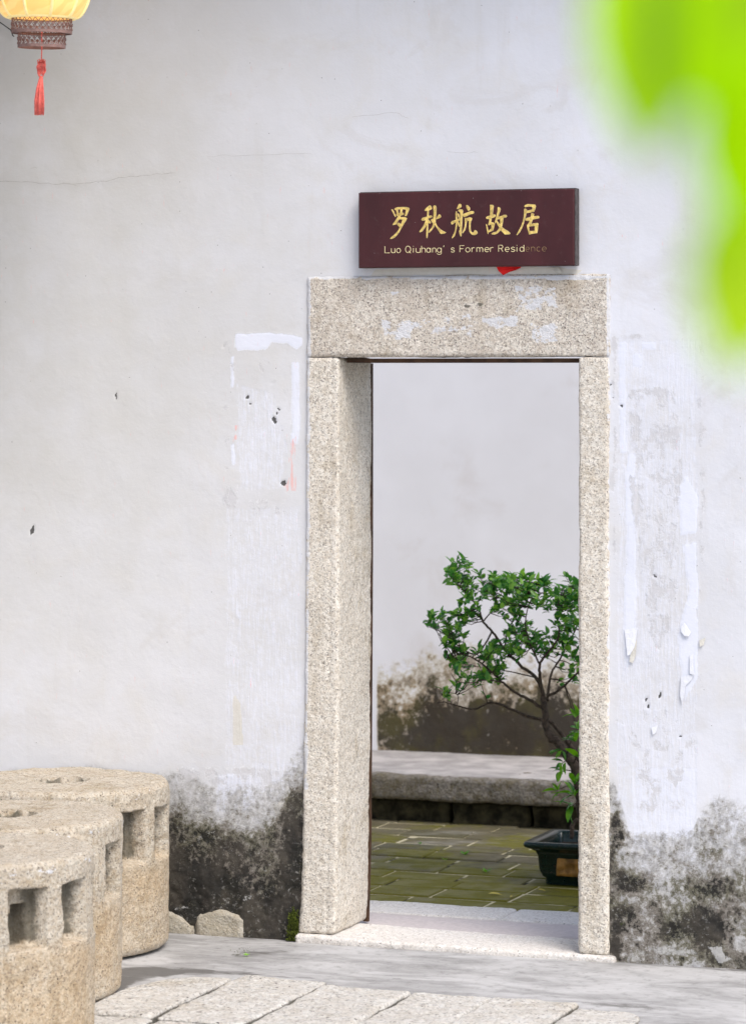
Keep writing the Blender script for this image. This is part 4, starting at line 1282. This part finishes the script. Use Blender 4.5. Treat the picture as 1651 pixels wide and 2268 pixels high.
def collar(name, r, z0, z1, n):
    h = z1 - z0
    mb = MB()
    ring_band(mb, r, z0, z0 + h * 0.20)
    ring_band(mb, r, z1 - h * 0.07, z1)
    zm0, zm1 = z0 + h * 0.18, z1 - h * 0.06
    for k in range(n):
        a0 = 2 * math.pi * k / n
        for s in (-1, 1):
            pts = []
            for j in range(4):
                t = j / 3
                a = a0 + s * t * 2 * math.pi / n * 1.5
                pts.append(((r - 0.001) * math.cos(a), (r - 0.001) * math.sin(a), zm0 + t * (zm1 - zm0)))
            mb.tube(pts, 0.0011, 4, False)
    o = mb.build(name, MAT['collar'], LAN)
    dm = MB()
    for k in range(n):
        a = 2 * math.pi * (k + 0.5) / n
        for zc, q in ((z0 + h * 0.58, 0.0046), (z0 + h * 0.27, 0.0034)):
            ce = Vector((r * math.cos(a), r * math.sin(a), zc))
            tx = Vector((-math.sin(a), math.cos(a), 0))
            nr = Vector((math.cos(a), math.sin(a), 0))
            pts = [ce + tx * q * math.cos(u) + Vector((0, 0, q * math.sin(u))) for u in [k2 * math.pi / 4 for k2 in range(8)]]
            dm.prism(pts, nr * 0.0018)
    dm.build('rosettes', MAT['collar'], o)
    return o


collar('pierced_collar', RC2, 0.0, 0.050, 26)
collar('pierced_collar', RC1, 0.046, 0.096, 32)
m = MB()
m.lathe([(RC2, 0.050), (RC1, 0.0505), (RC1 - 0.001, 0.0525), (RC2, 0.052)], 40)
m.build('collar_ledge', MAT['collar'], LAN)
body = [(0.107 + 0.056 * abs(math.sin(a)) ** 1.05, 0.098 + 0.34 * (1 - math.cos(a)) / 2) for a in np.linspace(0, math.pi, 25)]
m = MB()
m.lathe(body, 48)
sil = m.build('silk_shade', MAT['silk'], LAN, True)
for k in range(10):
    a = 2 * math.pi * (k + 0.35) / 10
    rb = MB()
    rb.tube([((r + 0.0015) * math.cos(a), (r + 0.001) * math.sin(a), z) for r, z in body], 0.0055, 6)
    rb.build('shade_rib', MAT['piping'], LAN, True)
m = MB()
m.tube([(0.107 * math.cos(t), 0.107 * math.sin(t), 0.0995) for t in np.linspace(0, 2 * math.pi, 41)], 0.0075, 8, False)
m.build('shade_rim', MAT['piping'], LAN, True)
m = MB()
m.lathe([(0.10, 0.438), (0.105, 0.44), (0.105, 0.48), (0.06, 0.49), (0.06, 0.51), (0.002, 0.52)], 32)
m.tube([(0, 0, 0.51), (0, 0, 0.62)], 0.003, 6)
m.build('top_cap', MAT['collar'], LAN)
m = MB()
m.tube([(0, 0, 0.06), (0.001, 0, 0.0), (0, 0, -0.042)], 0.0022, 6)
m.build('tassel_cord', MAT['cordred'], LAN)
m = MB()
for k in range(26):
    z = -0.042 - 0.045 * (k % 13) / 12
    wdt = 0.015 * (0.55 + 0.45 * math.sin(2.9 * (k % 13) / 12 + 0.25))
    s = 1 if k < 13 else -1
    pts = [(s * wdt * math.sin(u), 0.005 * math.cos(u) + 0.004 * math.sin(k), z + 0.004 * math.cos(u * 2)) for u in np.linspace(-1.6, 1.6, 7)]
    m.tube(pts, 0.0019, 5)
for s in (-1, 1):
    m.tube([(0, 0, -0.046), (s * 0.007, 0, -0.036), (s * 0.013, 0, -0.040), (s * 0.012, 0, -0.052), (s * 0.003, 0, -0.060)], 0.0017, 5)
m.build('tassel_knot', MAT['cordred'], LAN, True)
m = MB()
for k in range(60):
    a, q = random.uniform(0, 6.28), math.sqrt(random.random())
    x1, y1_ = 0.016 * q * math.cos(a) - 0.005, 0.013 * q * math.sin(a)
    m.tube([(0.004 * math.cos(a), 0.004 * math.sin(a), -0.090), (x1 * 0.75, y1_ * 0.75, -0.13), (x1 * 1.05, y1_ * 1.05, -0.17), (x1, y1_, -0.212 - random.uniform(0, 0.006))], 0.0013, 4)
setp(m.build('tassel_strands', MAT['cordred'], LAN, True), kind='stuff')

# cable on the wall behind the lantern
m = MB()
cp = [on_y(-60, 10, -0.012), on_y(-10, 42, -0.012), on_y(6, 53, -0.012), on_y(24, 66, -0.012), on_y(28, 78, -0.012), on_y(31, 80, -0.012)]
m.tube(cp, 0.0021, 6)
setp(m.build('cable', MAT['cable']), 'thin black cable slanting across the wall behind the lantern', 'cable')

# ================================================================== potted tree
PY = 1.735
pc = on_y(1300, 1900, PY)
pcx = 0.515
POT = thing('planter_pot', 'dark green glazed rectangular pot with ochre relief panel, holding the tree', 'plant pot', (pcx, PY, -0.028))
hx, hy, hp = 0.33, 0.195, 0.165


def rring(ax_, ay_, z, rc=0.02, n=4):
    out = []
    for sx, sy, a0 in ((1, 1, 0), (-1, 1, 90), (-1, -1, 180), (1, -1, 270)):
        for k in range(n + 1):
            t = R(a0 + 90 * k / n)
            out.append((sx * (ax_ - rc) + rc * math.cos(t), sy * (ay_ - rc) + rc * math.sin(t), z))
    return out


prof = [(0.80, 0.0), (0.80, 0.022), (0.83, 0.03), (0.86, 0.055), (0.875, 0.11), (0.90, 0.128), (0.96, 0.140), (1.0, 0.146), (1.01, 0.156), (1.0, 0.165), (0.90, 0.165), (0.88, 0.158), (0.86, 0.118)]
m = MB()
rings = [rring(hx * s + 0.0, hy - hx * (1 - s), z) for s, z in prof]
nr = len(rings[0])
m.add([p for r_ in rings for p in r_], [(k * nr + j, k * nr + (j + 1) % nr, (k + 1) * nr + (j + 1) % nr, (k + 1) * nr + j) for k in range(len(rings) - 1) for j in range(nr)])
m.build('pot_body', MAT['glaze'], POT, True)
V, Q = stone_block((-hx * 0.84, hx * 0.84, -(hy - 0.05), hy - 0.05, 0.06, 0.128), 0.012, 0.01, None, ((0.012, 14, 3),), seed=33)
link_mesh('soil', np_mesh('soil', V, Q), MAT['soil'], POT)
xs = np.linspace(-hx * 0.64, hx * 0.64, 90)
zs = np.linspace(0.036, 0.108, 24)
X, Zg = np.meshgrid(xs, zs, indexing='ij')
fy = -(hy - hx * 0.13) - 0.003
wv = np.sin(X * 42 + 1.4) * 0.012 + 0.078
rl = 0.007 * np.exp(-((Zg - wv) / 0.012) ** 2) + 0.006 * np.abs(np.sin(X * 95)) * np.exp(-((Zg - 0.048) / 0.010) ** 2) + 0.004 * np.abs(np.sin(X * 21))
ed = np.minimum(np.minimum(X - xs[0], xs[-1] - X) / 0.01, np.minimum(Zg - zs[0], zs[-1] - Zg) / 0.006)
Yg = fy + 0.006 - (rl + 0.004) * np.clip(ed, 0, 1)
link_mesh('relief_panel', np_mesh('relief_panel', np.stack([X.ravel(), Yg.ravel(), Zg.ravel()], 1), grid_quads(90, 24)), MAT['relief'], POT)

TREE = thing('bonsai_tree', 'leafy green bonsai tree leaning left out of the glazed pot', 'tree', (0.52, PY, 0.095))
T0 = TREE.location.copy()


def tz(zx, zy, y):
    """point at depth y for coordinates measured on the enlarged view of the tree"""
    return on_y(797.3 + 0.3354 * zx, 1190.5 + 0.3354 * zy, y) - T0


def smooth_path(pts, n=5):
    out = []
    P_ = [pts[0]] + pts + [pts[-1]]
    for k in range(1, len(P_) - 2):
        p0, p1, p2, p3 = P_[k - 1:k + 3]
        for j in range(n):
            t = j / n
            out.append(0.5 * ((2 * p1) + (p2 - p0) * t + (2 * p0 - 5 * p1 + 4 * p2 - p3) * t * t + (3 * p1 - p0 - 3 * p2 + p3) * t ** 3))
    return out + [pts[-1]]


def limb(pts, r0, r1, name='branch', mat='bark', nseg=7):
    q = smooth_path([tz(*p) for p in pts])
    n = len(q)
    rad = [(r0 + (r1 - r0) * (k / (n - 1)) ** 0.8) * 0.66 for k in range(n)]
    q = [p + Vector((random.gauss(0, 1), random.gauss(0, 1), random.gauss(0, 1))) * min(0.0025, rad[k] * 0.25) for k, p in enumerate(q)]
    m = MB()
    m.tube(q, rad, nseg)
    m.build(name, MAT[mat], TREE, True)
    return list(zip(q, rad))


nodes = []
trunk = limb([(1500, 2000, PY), (1470, 1800, PY), (1440, 1640, PY - 0.01), (1405, 1500, PY), (1300, 1360, PY + 0.01), (1235, 1280, PY), (1222, 1160, PY), (1212, 1050, PY)], 0.040, 0.017, 'trunk', 'bark', 10)
nodes += trunk  # limbs spring from these
root = limb([(1400, 1990, PY - 0.06), (1395, 1905, PY - 0.07), (1440, 1870, PY - 0.05), (1500, 1920, PY - 0.04)], 0.012, 0.016, 'root')
limb([(1500, 1990, PY - 0.10), (1560, 1975, PY - 0.09), (1610, 2010, PY - 0.08), (1700, 2040, PY - 0.06)], 0.010, 0.016, 'root')
BR = [
    ([(1490, 1700, PY + 0.05), (1430, 1450, PY + 0.06), (1330, 1310, PY + 0.06), (1250, 1220, PY + 0.05), (1100, 1180, PY + 0.05), (990, 1130, PY + 0.04), (870, 1090, PY), (750, 1135, PY - 0.03), (640, 1110, PY - 0.05), (545, 1085, PY - 0.06)], 0.016, 0.003),
    ([(1215, 1140, PY), (1130, 1080, PY - 0.02), (1040, 1035, PY - 0.05), (940, 960, PY - 0.08), (870, 890, PY - 0.08), (760, 805, PY - 0.1), (660, 770, PY - 0.1), (590, 800, PY - 0.1)], 0.011, 0.003),
    ([(1212, 1060, PY), (1160, 930, PY + 0.03), (1050, 840, PY + 0.05), (950, 735, PY + 0.05), (870, 620, PY + 0.04), (810, 555, PY + 0.02), (780, 470, PY), (720, 390, PY), (640, 310, PY), (575, 240, PY)], 0.012, 0.003),
    ([(1205, 1040, PY), (1185, 930, PY - 0.03), (1185, 840, PY - 0.06), (1230, 770, PY - 0.08), (1310, 650, PY - 0.08), (1300, 480, PY - 0.08), (1340, 330, PY - 0.06)], 0.012, 0.003),
    ([(950, 735, PY + 0.05), (980, 600, PY + 0.1), (1040, 500, PY + 0.12), (1035, 380, PY + 0.12), (1000, 260, PY + 0.1)], 0.006, 0.002),
    ([(870, 620, PY + 0.04), (770, 770, PY + 0.02), (640, 710, PY + 0.05), (560, 640, PY + 0.06), (480, 600, PY + 0.06), (435, 585, PY + 0.06)], 0.006, 0.002),
    ([(1230, 1060, PY), (1330, 990, PY - 0.04), (1420, 910, PY - 0.06), (1520, 780, PY - 0.06), (1600, 560, PY - 0.04)], 0.010, 0.003),
    ([(1235, 1080, PY + 0.02), (1260, 900, PY + 0.1), (1330, 780, PY + 0.16), (1440, 560, PY + 0.18), (1480, 340, PY + 0.16)], 0.009, 0.003),
    ([(1185, 840, PY - 0.06), (1120, 700, PY - 0.12), (1090, 560, PY - 0.14), (1130, 400, PY - 0.14), (1190, 300, PY - 0.12)], 0.006, 0.002),
    ([(940, 960, PY - 0.08), (830, 940, PY - 0.14), (740, 960, PY - 0.16), (640, 950, PY - 0.16), (600, 900, PY - 0.16)], 0.005, 0.002),
    ([(1520, 780, PY - 0.06), (1640, 800, PY - 0.12), (1760, 700, PY - 0.12)], 0.006, 0.002),
    ([(640, 1110, PY - 0.05), (640, 1040, PY - 0.05), (560, 1020, PY - 0.05)], 0.003, 0.0015),
    ([(810, 555, PY + 0.02), (890, 450, PY + 0.06), (900, 330, PY + 0.08)], 0.005, 0.002),
    ([(1180, 930, PY - 0.03), (1050, 900, PY + 0.12), (900, 870, PY + 0.18), (760, 850, PY + 0.18)], 0.005, 0.002),
]
for pts, r0, r1 in BR:
    nodes += limb(pts, r0, r1)
npos = np.array([p for p, _ in nodes])

# leaf shapes
def leaf_mesh(name, L, W, fold, droop, rows_=4):
    vs, fs = [], []
    for k in range(rows_ + 1):
        t = k / rows_
        wd = W * 0.5 * (math.sin(math.pi * t ** 0.85)) ** 0.7 if 0 < k < rows_ else 0.0008
        z = -droop * t * t * L
        vs += [(t * L, -wd, z + fold * wd), (t * L, 0, z), (t * L, wd, z + fold * wd)]
    for k in range(rows_):
        a = 3 * k
        fs += [(a, a + 3, a + 4, a + 1), (a + 1, a + 4, a + 5, a + 2)]
    me = bpy.data.meshes.new(name)
    me.from_pydata(vs, [], fs)
    me.update()
    me.polygons.foreach_set('use_smooth', np.ones(len(me.polygons), bool))
    return me


SHAPES = [leaf_mesh('leaf', 0.045, 0.026, 0.35, 0.15), leaf_mesh('leaf', 0.039, 0.024, 0.5, 0.3), leaf_mesh('leaf', 0.050, 0.027, 0.25, 0.35), leaf_mesh('leaf', 0.032, 0.021, 0.6, 0.1)]
for s in SHAPES:
    s.materials.append(MAT['leaf'])
SPROUT = [leaf_mesh('leaf', 0.062, 0.027, 0.35, 0.35), leaf_mesh('leaf', 0.052, 0.024, 0.3, 0.5)]
for s in SPROUT:
    s.materials.append(MAT['sprout'])

from mathutils import Matrix
leaves = []          # (shape set, index, matrix)
twigs = MB()


def rosette(tip, direction, n, shapes, scale=1.0):
    d = direction.normalized()
    ref = d.orthogonal().normalized()
    for k in range(n):
        a = k * 2.4 + random.uniform(-0.5, 0.5)
        spread = random.uniform(0.35, 1.35)
        out = (ref * math.cos(a) + d.cross(ref) * math.sin(a))
        ld = (d * math.cos(spread) + out * math.sin(spread) + Vector((0, 0, 0.12))).normalized()
        up = (Vector((0, 0, 1)) + Vector((random.gauss(0, .35), random.gauss(0, .35), 0)))
        sd_ = up.cross(ld)
        if sd_.length < 1e-3:
            sd_ = ld.orthogonal()
        sd_.normalize()
        nn = ld.cross(sd_)
        sc = scale * random.uniform(0.7, 1.15)
        base = tip - d * 0.022 * random.random() + out * 0.003
        mt = Matrix((ld, sd_, nn)).transposed().to_4x4()
        mt = Matrix.Translation(base) @ mt @ Matrix.Scale(sc, 4)
        leaves.append((shapes, random.randrange(len(shapes)), mt))


CL = [(1015, 1262, 28, 26, 9), (1060, 1292, 45, 36, 14), (1045, 1340, 26, 22, 5), (1125, 1305, 48, 34, 18), (1150, 1285, 28, 16, 6), (1195, 1322, 36, 40, 14), (1250, 1310, 40, 34, 15),
      (1255, 1370, 34, 34, 9), (985, 1372, 46, 22, 12), (1015, 1395, 26, 22, 6), (1120, 1350, 36, 30, 9), (1160, 1405, 46, 24, 12), (1225, 1428, 50, 28, 15), (1125, 1440, 46, 18, 8),
      (1075, 1435, 26, 20, 4), (1020, 1452, 28, 26, 8), (1085, 1487, 42, 22, 9), (1035, 1505, 36, 16, 4), (985, 1540, 16, 12, 2), (1000, 1420, 14, 12, 2), (1270, 1480, 30, 30, 6),
      (1330, 1330, 50, 50, 14), (1340, 1430, 50, 40, 12), (1400, 1380, 40, 50, 8)]
tips = []
for cx0, cy0, rx, ry, n in CL:
    for _ in range(int(n * 1.8)):
        a, q = random.uniform(0, 6.283), math.sqrt(random.random())
        yy = PY + random.uniform(-0.2, 0.2) * (0.5 + min(1, abs(cx0 - 935) / 260) * 0.6)
        tips.append(on_y(cx0 + rx * q * math.cos(a), cy0 + ry * q * math.sin(a), yy) - T0)
for tip in tips:
    dd = np.linalg.norm(npos - np.array(tip), axis=1) + 0.35 * np.maximum(0, npos[:, 2] - tip.z)
    p = Vector(npos[int(dd.argmin())])
    v = tip - p
    if v.length > 0.34:
        v = v.normalized() * 0.34
        p = tip - v
    mid = p + v * 0.55 + Vector((random.gauss(0, .012), random.gauss(0, .012), -0.10 * v.length))
    r0 = 0.0024
    twigs.tube([p, p + v * 0.25 + Vector((0, 0, -0.02 * v.length)), mid, tip], [r0, r0 * 0.85, r0 * 0.65, 0.0009], 5)
    d = (tip - mid).normalized() + Vector((0, 0, 0.45))
    rosette(tip, d, random.randint(4, 6), SHAPES, 0.80)
    if v.length > 0.07 and random.random() < 0.55:
        rosette(p + (mid - p) * 0.8, (mid - p) + Vector((random.gauss(0, .05), random.gauss(0, .05), 0.05)), random.randint(2, 3), SHAPES, 0.9)
setp(twigs.build('twigs', MAT['twig'], TREE), kind='stuff')
# fresh sprouts low on the trunk
for sx, sy, y_, n, sc, dv in [(1420, 1160, PY - .12, 6, 1.0, (-.2, 0, 1)), (1425, 1260, PY - .13, 6, 1.0, (-.6, 0, .6)), (1400, 1330, PY - .12, 6, 1.0, (-.4, -.3, .5)), (1440, 1420, PY - .13, 6, 1.0, (0, -.3, .6)),
                              (1310, 1420, PY - .05, 5, 0.75, (-.5, -.2, -.5)), (1320, 1500, PY - .05, 5, 0.75, (-.7, -.2, -.5)), (1300, 1560, PY - .05, 4, 0.75, (-.6, -.2, -.6)),
                              (1290, 1670, PY - .08, 7, 0.9, (-.7, -.2, .3)), (1400, 1690, PY - .1, 7, 1.0, (-.2, -.4, .5)), (1390, 1780, PY - .1, 6, 1.0, (-.4, -.4, -.6)), (1420, 1600, PY - .1, 5, 1.0, (0.1, -.3, .7))]:
    tip = tz(sx, sy, y_)
    p = Vector(npos[int(np.linalg.norm(npos - np.array(tip), axis=1).argmin())])
    m = MB()
    m.tube([p, p + (tip - p) * 0.5 + Vector((0, 0, 0.01)), tip], [0.0028, 0.002, 0.001], 5)
    m.build('sprout_stem', MAT['twig'], TREE, True)
    rosette(tip, Vector(dv), n, SPROUT, sc)
# the leaves that show largest are parts of their own, the rest one mass
vis = []
for i, (sh, k, mt) in enumerate(leaves):
    c = mt @ Vector((0.02, 0, 0)) + T0
    a, b = seen_at(c.x, c.y, c.z)
    nrm = (mt.to_3x3() @ Vector((0, 0, 1))).normalized()
    view = (Vector(CAM) - c).normalized()
    big = (1 if a < 1283 else 0.05) * abs(nrm.dot(view)) * mt.to_scale()[0] * (1.6 if sh is SPROUT else 1) * (1.25 - 1.2 * (c.y - PY))
    vis.append((big, i))
vis.sort(reverse=True)
own = set(i for _, i in vis[:295])
rest = MB()
for i, (sh, k, mt) in enumerate(leaves):
    if i in own:
        o = bpy.data.objects.new('leaf', sh[k])
        COL.objects.link(o)
        o.parent = TREE
        o.matrix_local = mt
    else:
        me = sh[k]
        rest.add([mt @ v.co for v in me.vertices], [tuple(p.vertices) for p in me.polygons])
me = rest.mesh('foliage')
setp(link_mesh('foliage', me, MAT['leaf'], TREE), kind='stuff')

# small growth and litter on the courtyard tiles
for k, (a, b) in enumerate([(1029, 1893), (1076, 1932), (931, 1870), (985, 1905)]):
    c = on_z(a, b, -0.028)
    m = MB()
    for j in range(5 if k < 2 else 3):
        t = j * 1.3 + k
        L = 0.028 if k < 2 else 0.016
        d = Vector((math.cos(t), math.sin(t), 0.5))
        s_ = Vector((-math.sin(t), math.cos(t), 0)) * L * 0.28
        m.add([Vector((0, 0, 0)), d * L * 0.5 + s_, d * L, d * L * 0.5 - s_], [(0, 1, 2, 3)])
    o = m.build('weed_seedling', MAT['sprout'])
    o.location = c
    setp(o, ['green seedling growing in the tile joint in the middle of the courtyard floor', 'green seedling on the mossy tiles left of the pot, nearer the doorway',
             'tiny seedling at the far left of the courtyard tiles', 'tiny seedling beside the middle courtyard seedling'][k], 'weed', 'weeds in the courtyard tile joints')
lm = leaf_mesh('fallen_leaf', 0.05, 0.018, 0.4, 0.2)
lm.materials.append(MAT['yellowleaf'])
for k, (a, b, rz, lab) in enumerate([(1081, 1980, 0.3, 'curled yellow leaf lying on the mossy tiles near the door sill'), (1129, 1988, 1.6, 'thin yellow leaf on the tiles right of the curled one'),
                                     (1190, 1970, -0.5, 'straw-coloured leaf in front of the glazed pot')]):
    o = bpy.data.objects.new('fallen_leaf', lm)
    COL.objects.link(o)
    o.location = on_z(a, b, -0.022)
    o.rotation_euler = (0.2, -0.1, rz)
    o.scale = (1, 1, 1) if k == 0 else (0.8, 0.45, 0.6)
    setp(o, lab, 'leaf', 'fallen leaves on the courtyard tiles')

# moss cushion at the jamb's foot and a weed in the cement hollow
m = MB()
for k in range(420):
    a, b = random.uniform(638, 661), random.triangular(2010, 2092, 2085)
    if k > 400:
        a, b = random.triangular(505, 560, 545), random.uniform(2098, 2116)
        c = on_z(a, b, 0.0)
    else:
        c = on_y(a, b, -0.006)
        c.z = max(c.z, 0.0)
        c.y -= random.uniform(0, 0.02) * (c.z < 0.03)
    r_ = random.uniform(0.002, 0.0055) if c.y > -0.03 else random.uniform(0.0012, 0.0026)
    d = Vector((random.gauss(0, 1), random.gauss(0, 1) - 0.5, abs(random.gauss(0, 1)) + 0.6)).normalized() * r_ * 1.8
    s_ = d.orthogonal().normalized() * r_ * 0.7
    t_ = d.cross(s_).normalized() * r_ * 0.7
    m.add([c + s_, c - s_ * 0.5 + t_, c - s_ * 0.5 - t_, c + d], [(0, 1, 3), (1, 2, 3), (2, 0, 3)])
setp(m.build('moss', MAT['mossgreen']), kind='stuff')
wd = MB()
for j in range(9):
    t = j * 0.75
    L = random.uniform(0.014, 0.026)
    d = Vector((math.cos(t), math.sin(t), random.uniform(0.2, 0.9)))
    s_ = Vector((-math.sin(t), math.cos(t), 0)) * L * 0.24
    wd.add([Vector((0, 0, 0)), d * L * 0.5 + s_, d * L, d * L * 0.5 - s_], [(0, 1, 2, 3)])
o = wd.build('weed', MAT['leaf'])
o.scale = (0.65, 0.65, 0.5)
o.location = on_z(546, 2117, 0.0)
setp(o, 'small green weed sprouting from the hollow in the cement by the wall', 'weed')

# ================================================================== unseen roofs and side wall, added to shade the wall's top and left end
def shade_roof(label, x0, x1, yb, yf, zb, zf, step):
    ev = thing('shade_roof', label, 'roof', (x0, 0, zf))
    L = x1 - x0
    m = MB()
    m.add([(0, yb, zb - zf), (L, yb, zb - zf), (L, yf, 0), (0, yf, 0), (0, yb, zb - zf + .06), (L, yb, zb - zf + .06), (L, yf, .06), (0, yf, .06)],
          [(0, 1, 2, 3), (4, 7, 6, 5), (0, 4, 5, 1), (1, 5, 6, 2), (2, 6, 7, 3), (3, 7, 4, 0)])
    m.build('roof_boarding', MAT['roof'], ev)
    x = 0.1
    while x < L:
        m = MB()
        m.tube([(x, yb, zb - zf - 0.045), (x, yf + 0.04, -0.045)], 0.04, 8)
        m.build('rafter', MAT['wood'], ev, True)
        x += step


shade_roof('unseen long timber overhang shading the top of the plaster wall', -0.55, 8.0, 0.35, -0.55, 4.35, 4.05, 0.6)
shade_roof('unseen low porch roof added to shade the left end of the plaster wall', -5.4, -0.60, 0.0, -2.6, 4.05, 3.36, 0.6)
sb = MB()
sb.box(-2.2, -1.95, -5.0, -0.02, -0.05, 3.9)
setp(sb.build('shade_wall', MAT['back']), 'unseen plain side wall added to shade the left end of the plaster wall', 'wall')

# ================================================================== leafy branch close to the camera
def near(px_, py_, d):
    r = ray(px_, py_)
    return Vector([CAM[i] + d * r[i] for i in range(3)])


BRN = thing('leafy_branch', 'bright lime-green leafy twig hanging close in the upper right corner', 'branch', near(1690, -280, 1.11))
B0 = BRN.location.copy()
m = MB()
tw = [near(1760, -420, 1.14), near(1690, -280, 1.11), near(1690, -100, 1.09), near(1690, 120, 1.07), near(1692, 330, 1.06), near(1700, 520, 1.05)]
m.tube([p - B0 for p in tw], [0.003, 0.0027, 0.0022, 0.0018, 0.0014, 0.001], 6)
m.build('twig', MAT['mossgreen'], BRN, True)
big = leaf_mesh('leaf', 1.0, 0.62, 0.22, 0.12, 8)
big.materials.append(MAT['limeleaf'])
for (b0, t0, d0, d1, wdt, roll, mt_) in [
    ((1465, -220), (1420, 330), 1.50, 1.46, 0.47, 0.30, 'limeleaf'),
    ((1462, -160), (1442, 365), 1.37, 1.36, 0.15, 0.1, 'shadeleaf'),  # narrow leaf added dark, painting the midrib fold and overlap shade
    ((1690, -60), (1510, 235), 1.42, 1.40, 0.70, -0.3, 'limeleaf'),
    ((1600, -230), (1505, 130), 1.62, 1.60, 0.55, 0.2, 'limeleaf'),
    ((1730, -120), (1600, 120), 1.37, 1.38, 0.6, 0.1, 'paleleaf'),
    ((1705, 110), (1632, 520), 1.44, 1.42, 0.62, 0.2, 'limeleaf'),
    ((1720, 400), (1612, 810), 1.47, 1.43, 0.60, 0.3, 'paleleaf'),
    ((1760, 260), (1690, 620), 1.55, 1.52, 0.6, 0.1, 'limeleaf'),
    ((1745, -150), (1690, 220), 1.58, 1.56, 0.9, -0.1, 'limeleaf'),
]:
    p0, p1 = near(*b0, d0 * 0.72), near(*t0, d1 * 0.72)
    ld = p1 - p0
    L = ld.length
    ld.normalize()
    view = (Vector(CAM) - (p0 + p1) / 2).normalized()
    sd_ = view.cross(ld).normalized()
    nn = ld.cross(sd_)
    rot = Matrix.Rotation(roll, 3, ld)
    sd_, nn = rot @ sd_, rot @ nn
    bm_ = big.copy()
    bm_.materials.clear()
    bm_.materials.append(MAT[mt_])
    o = bpy.data.objects.new('leaf', bm_)
    COL.objects.link(o)
    o.parent = BRN
    mt = Matrix((ld * L, sd_ * L * wdt / 0.62, nn * L)).transposed().to_4x4()
    o.matrix_local = Matrix.Translation(p0 - B0) @ mt
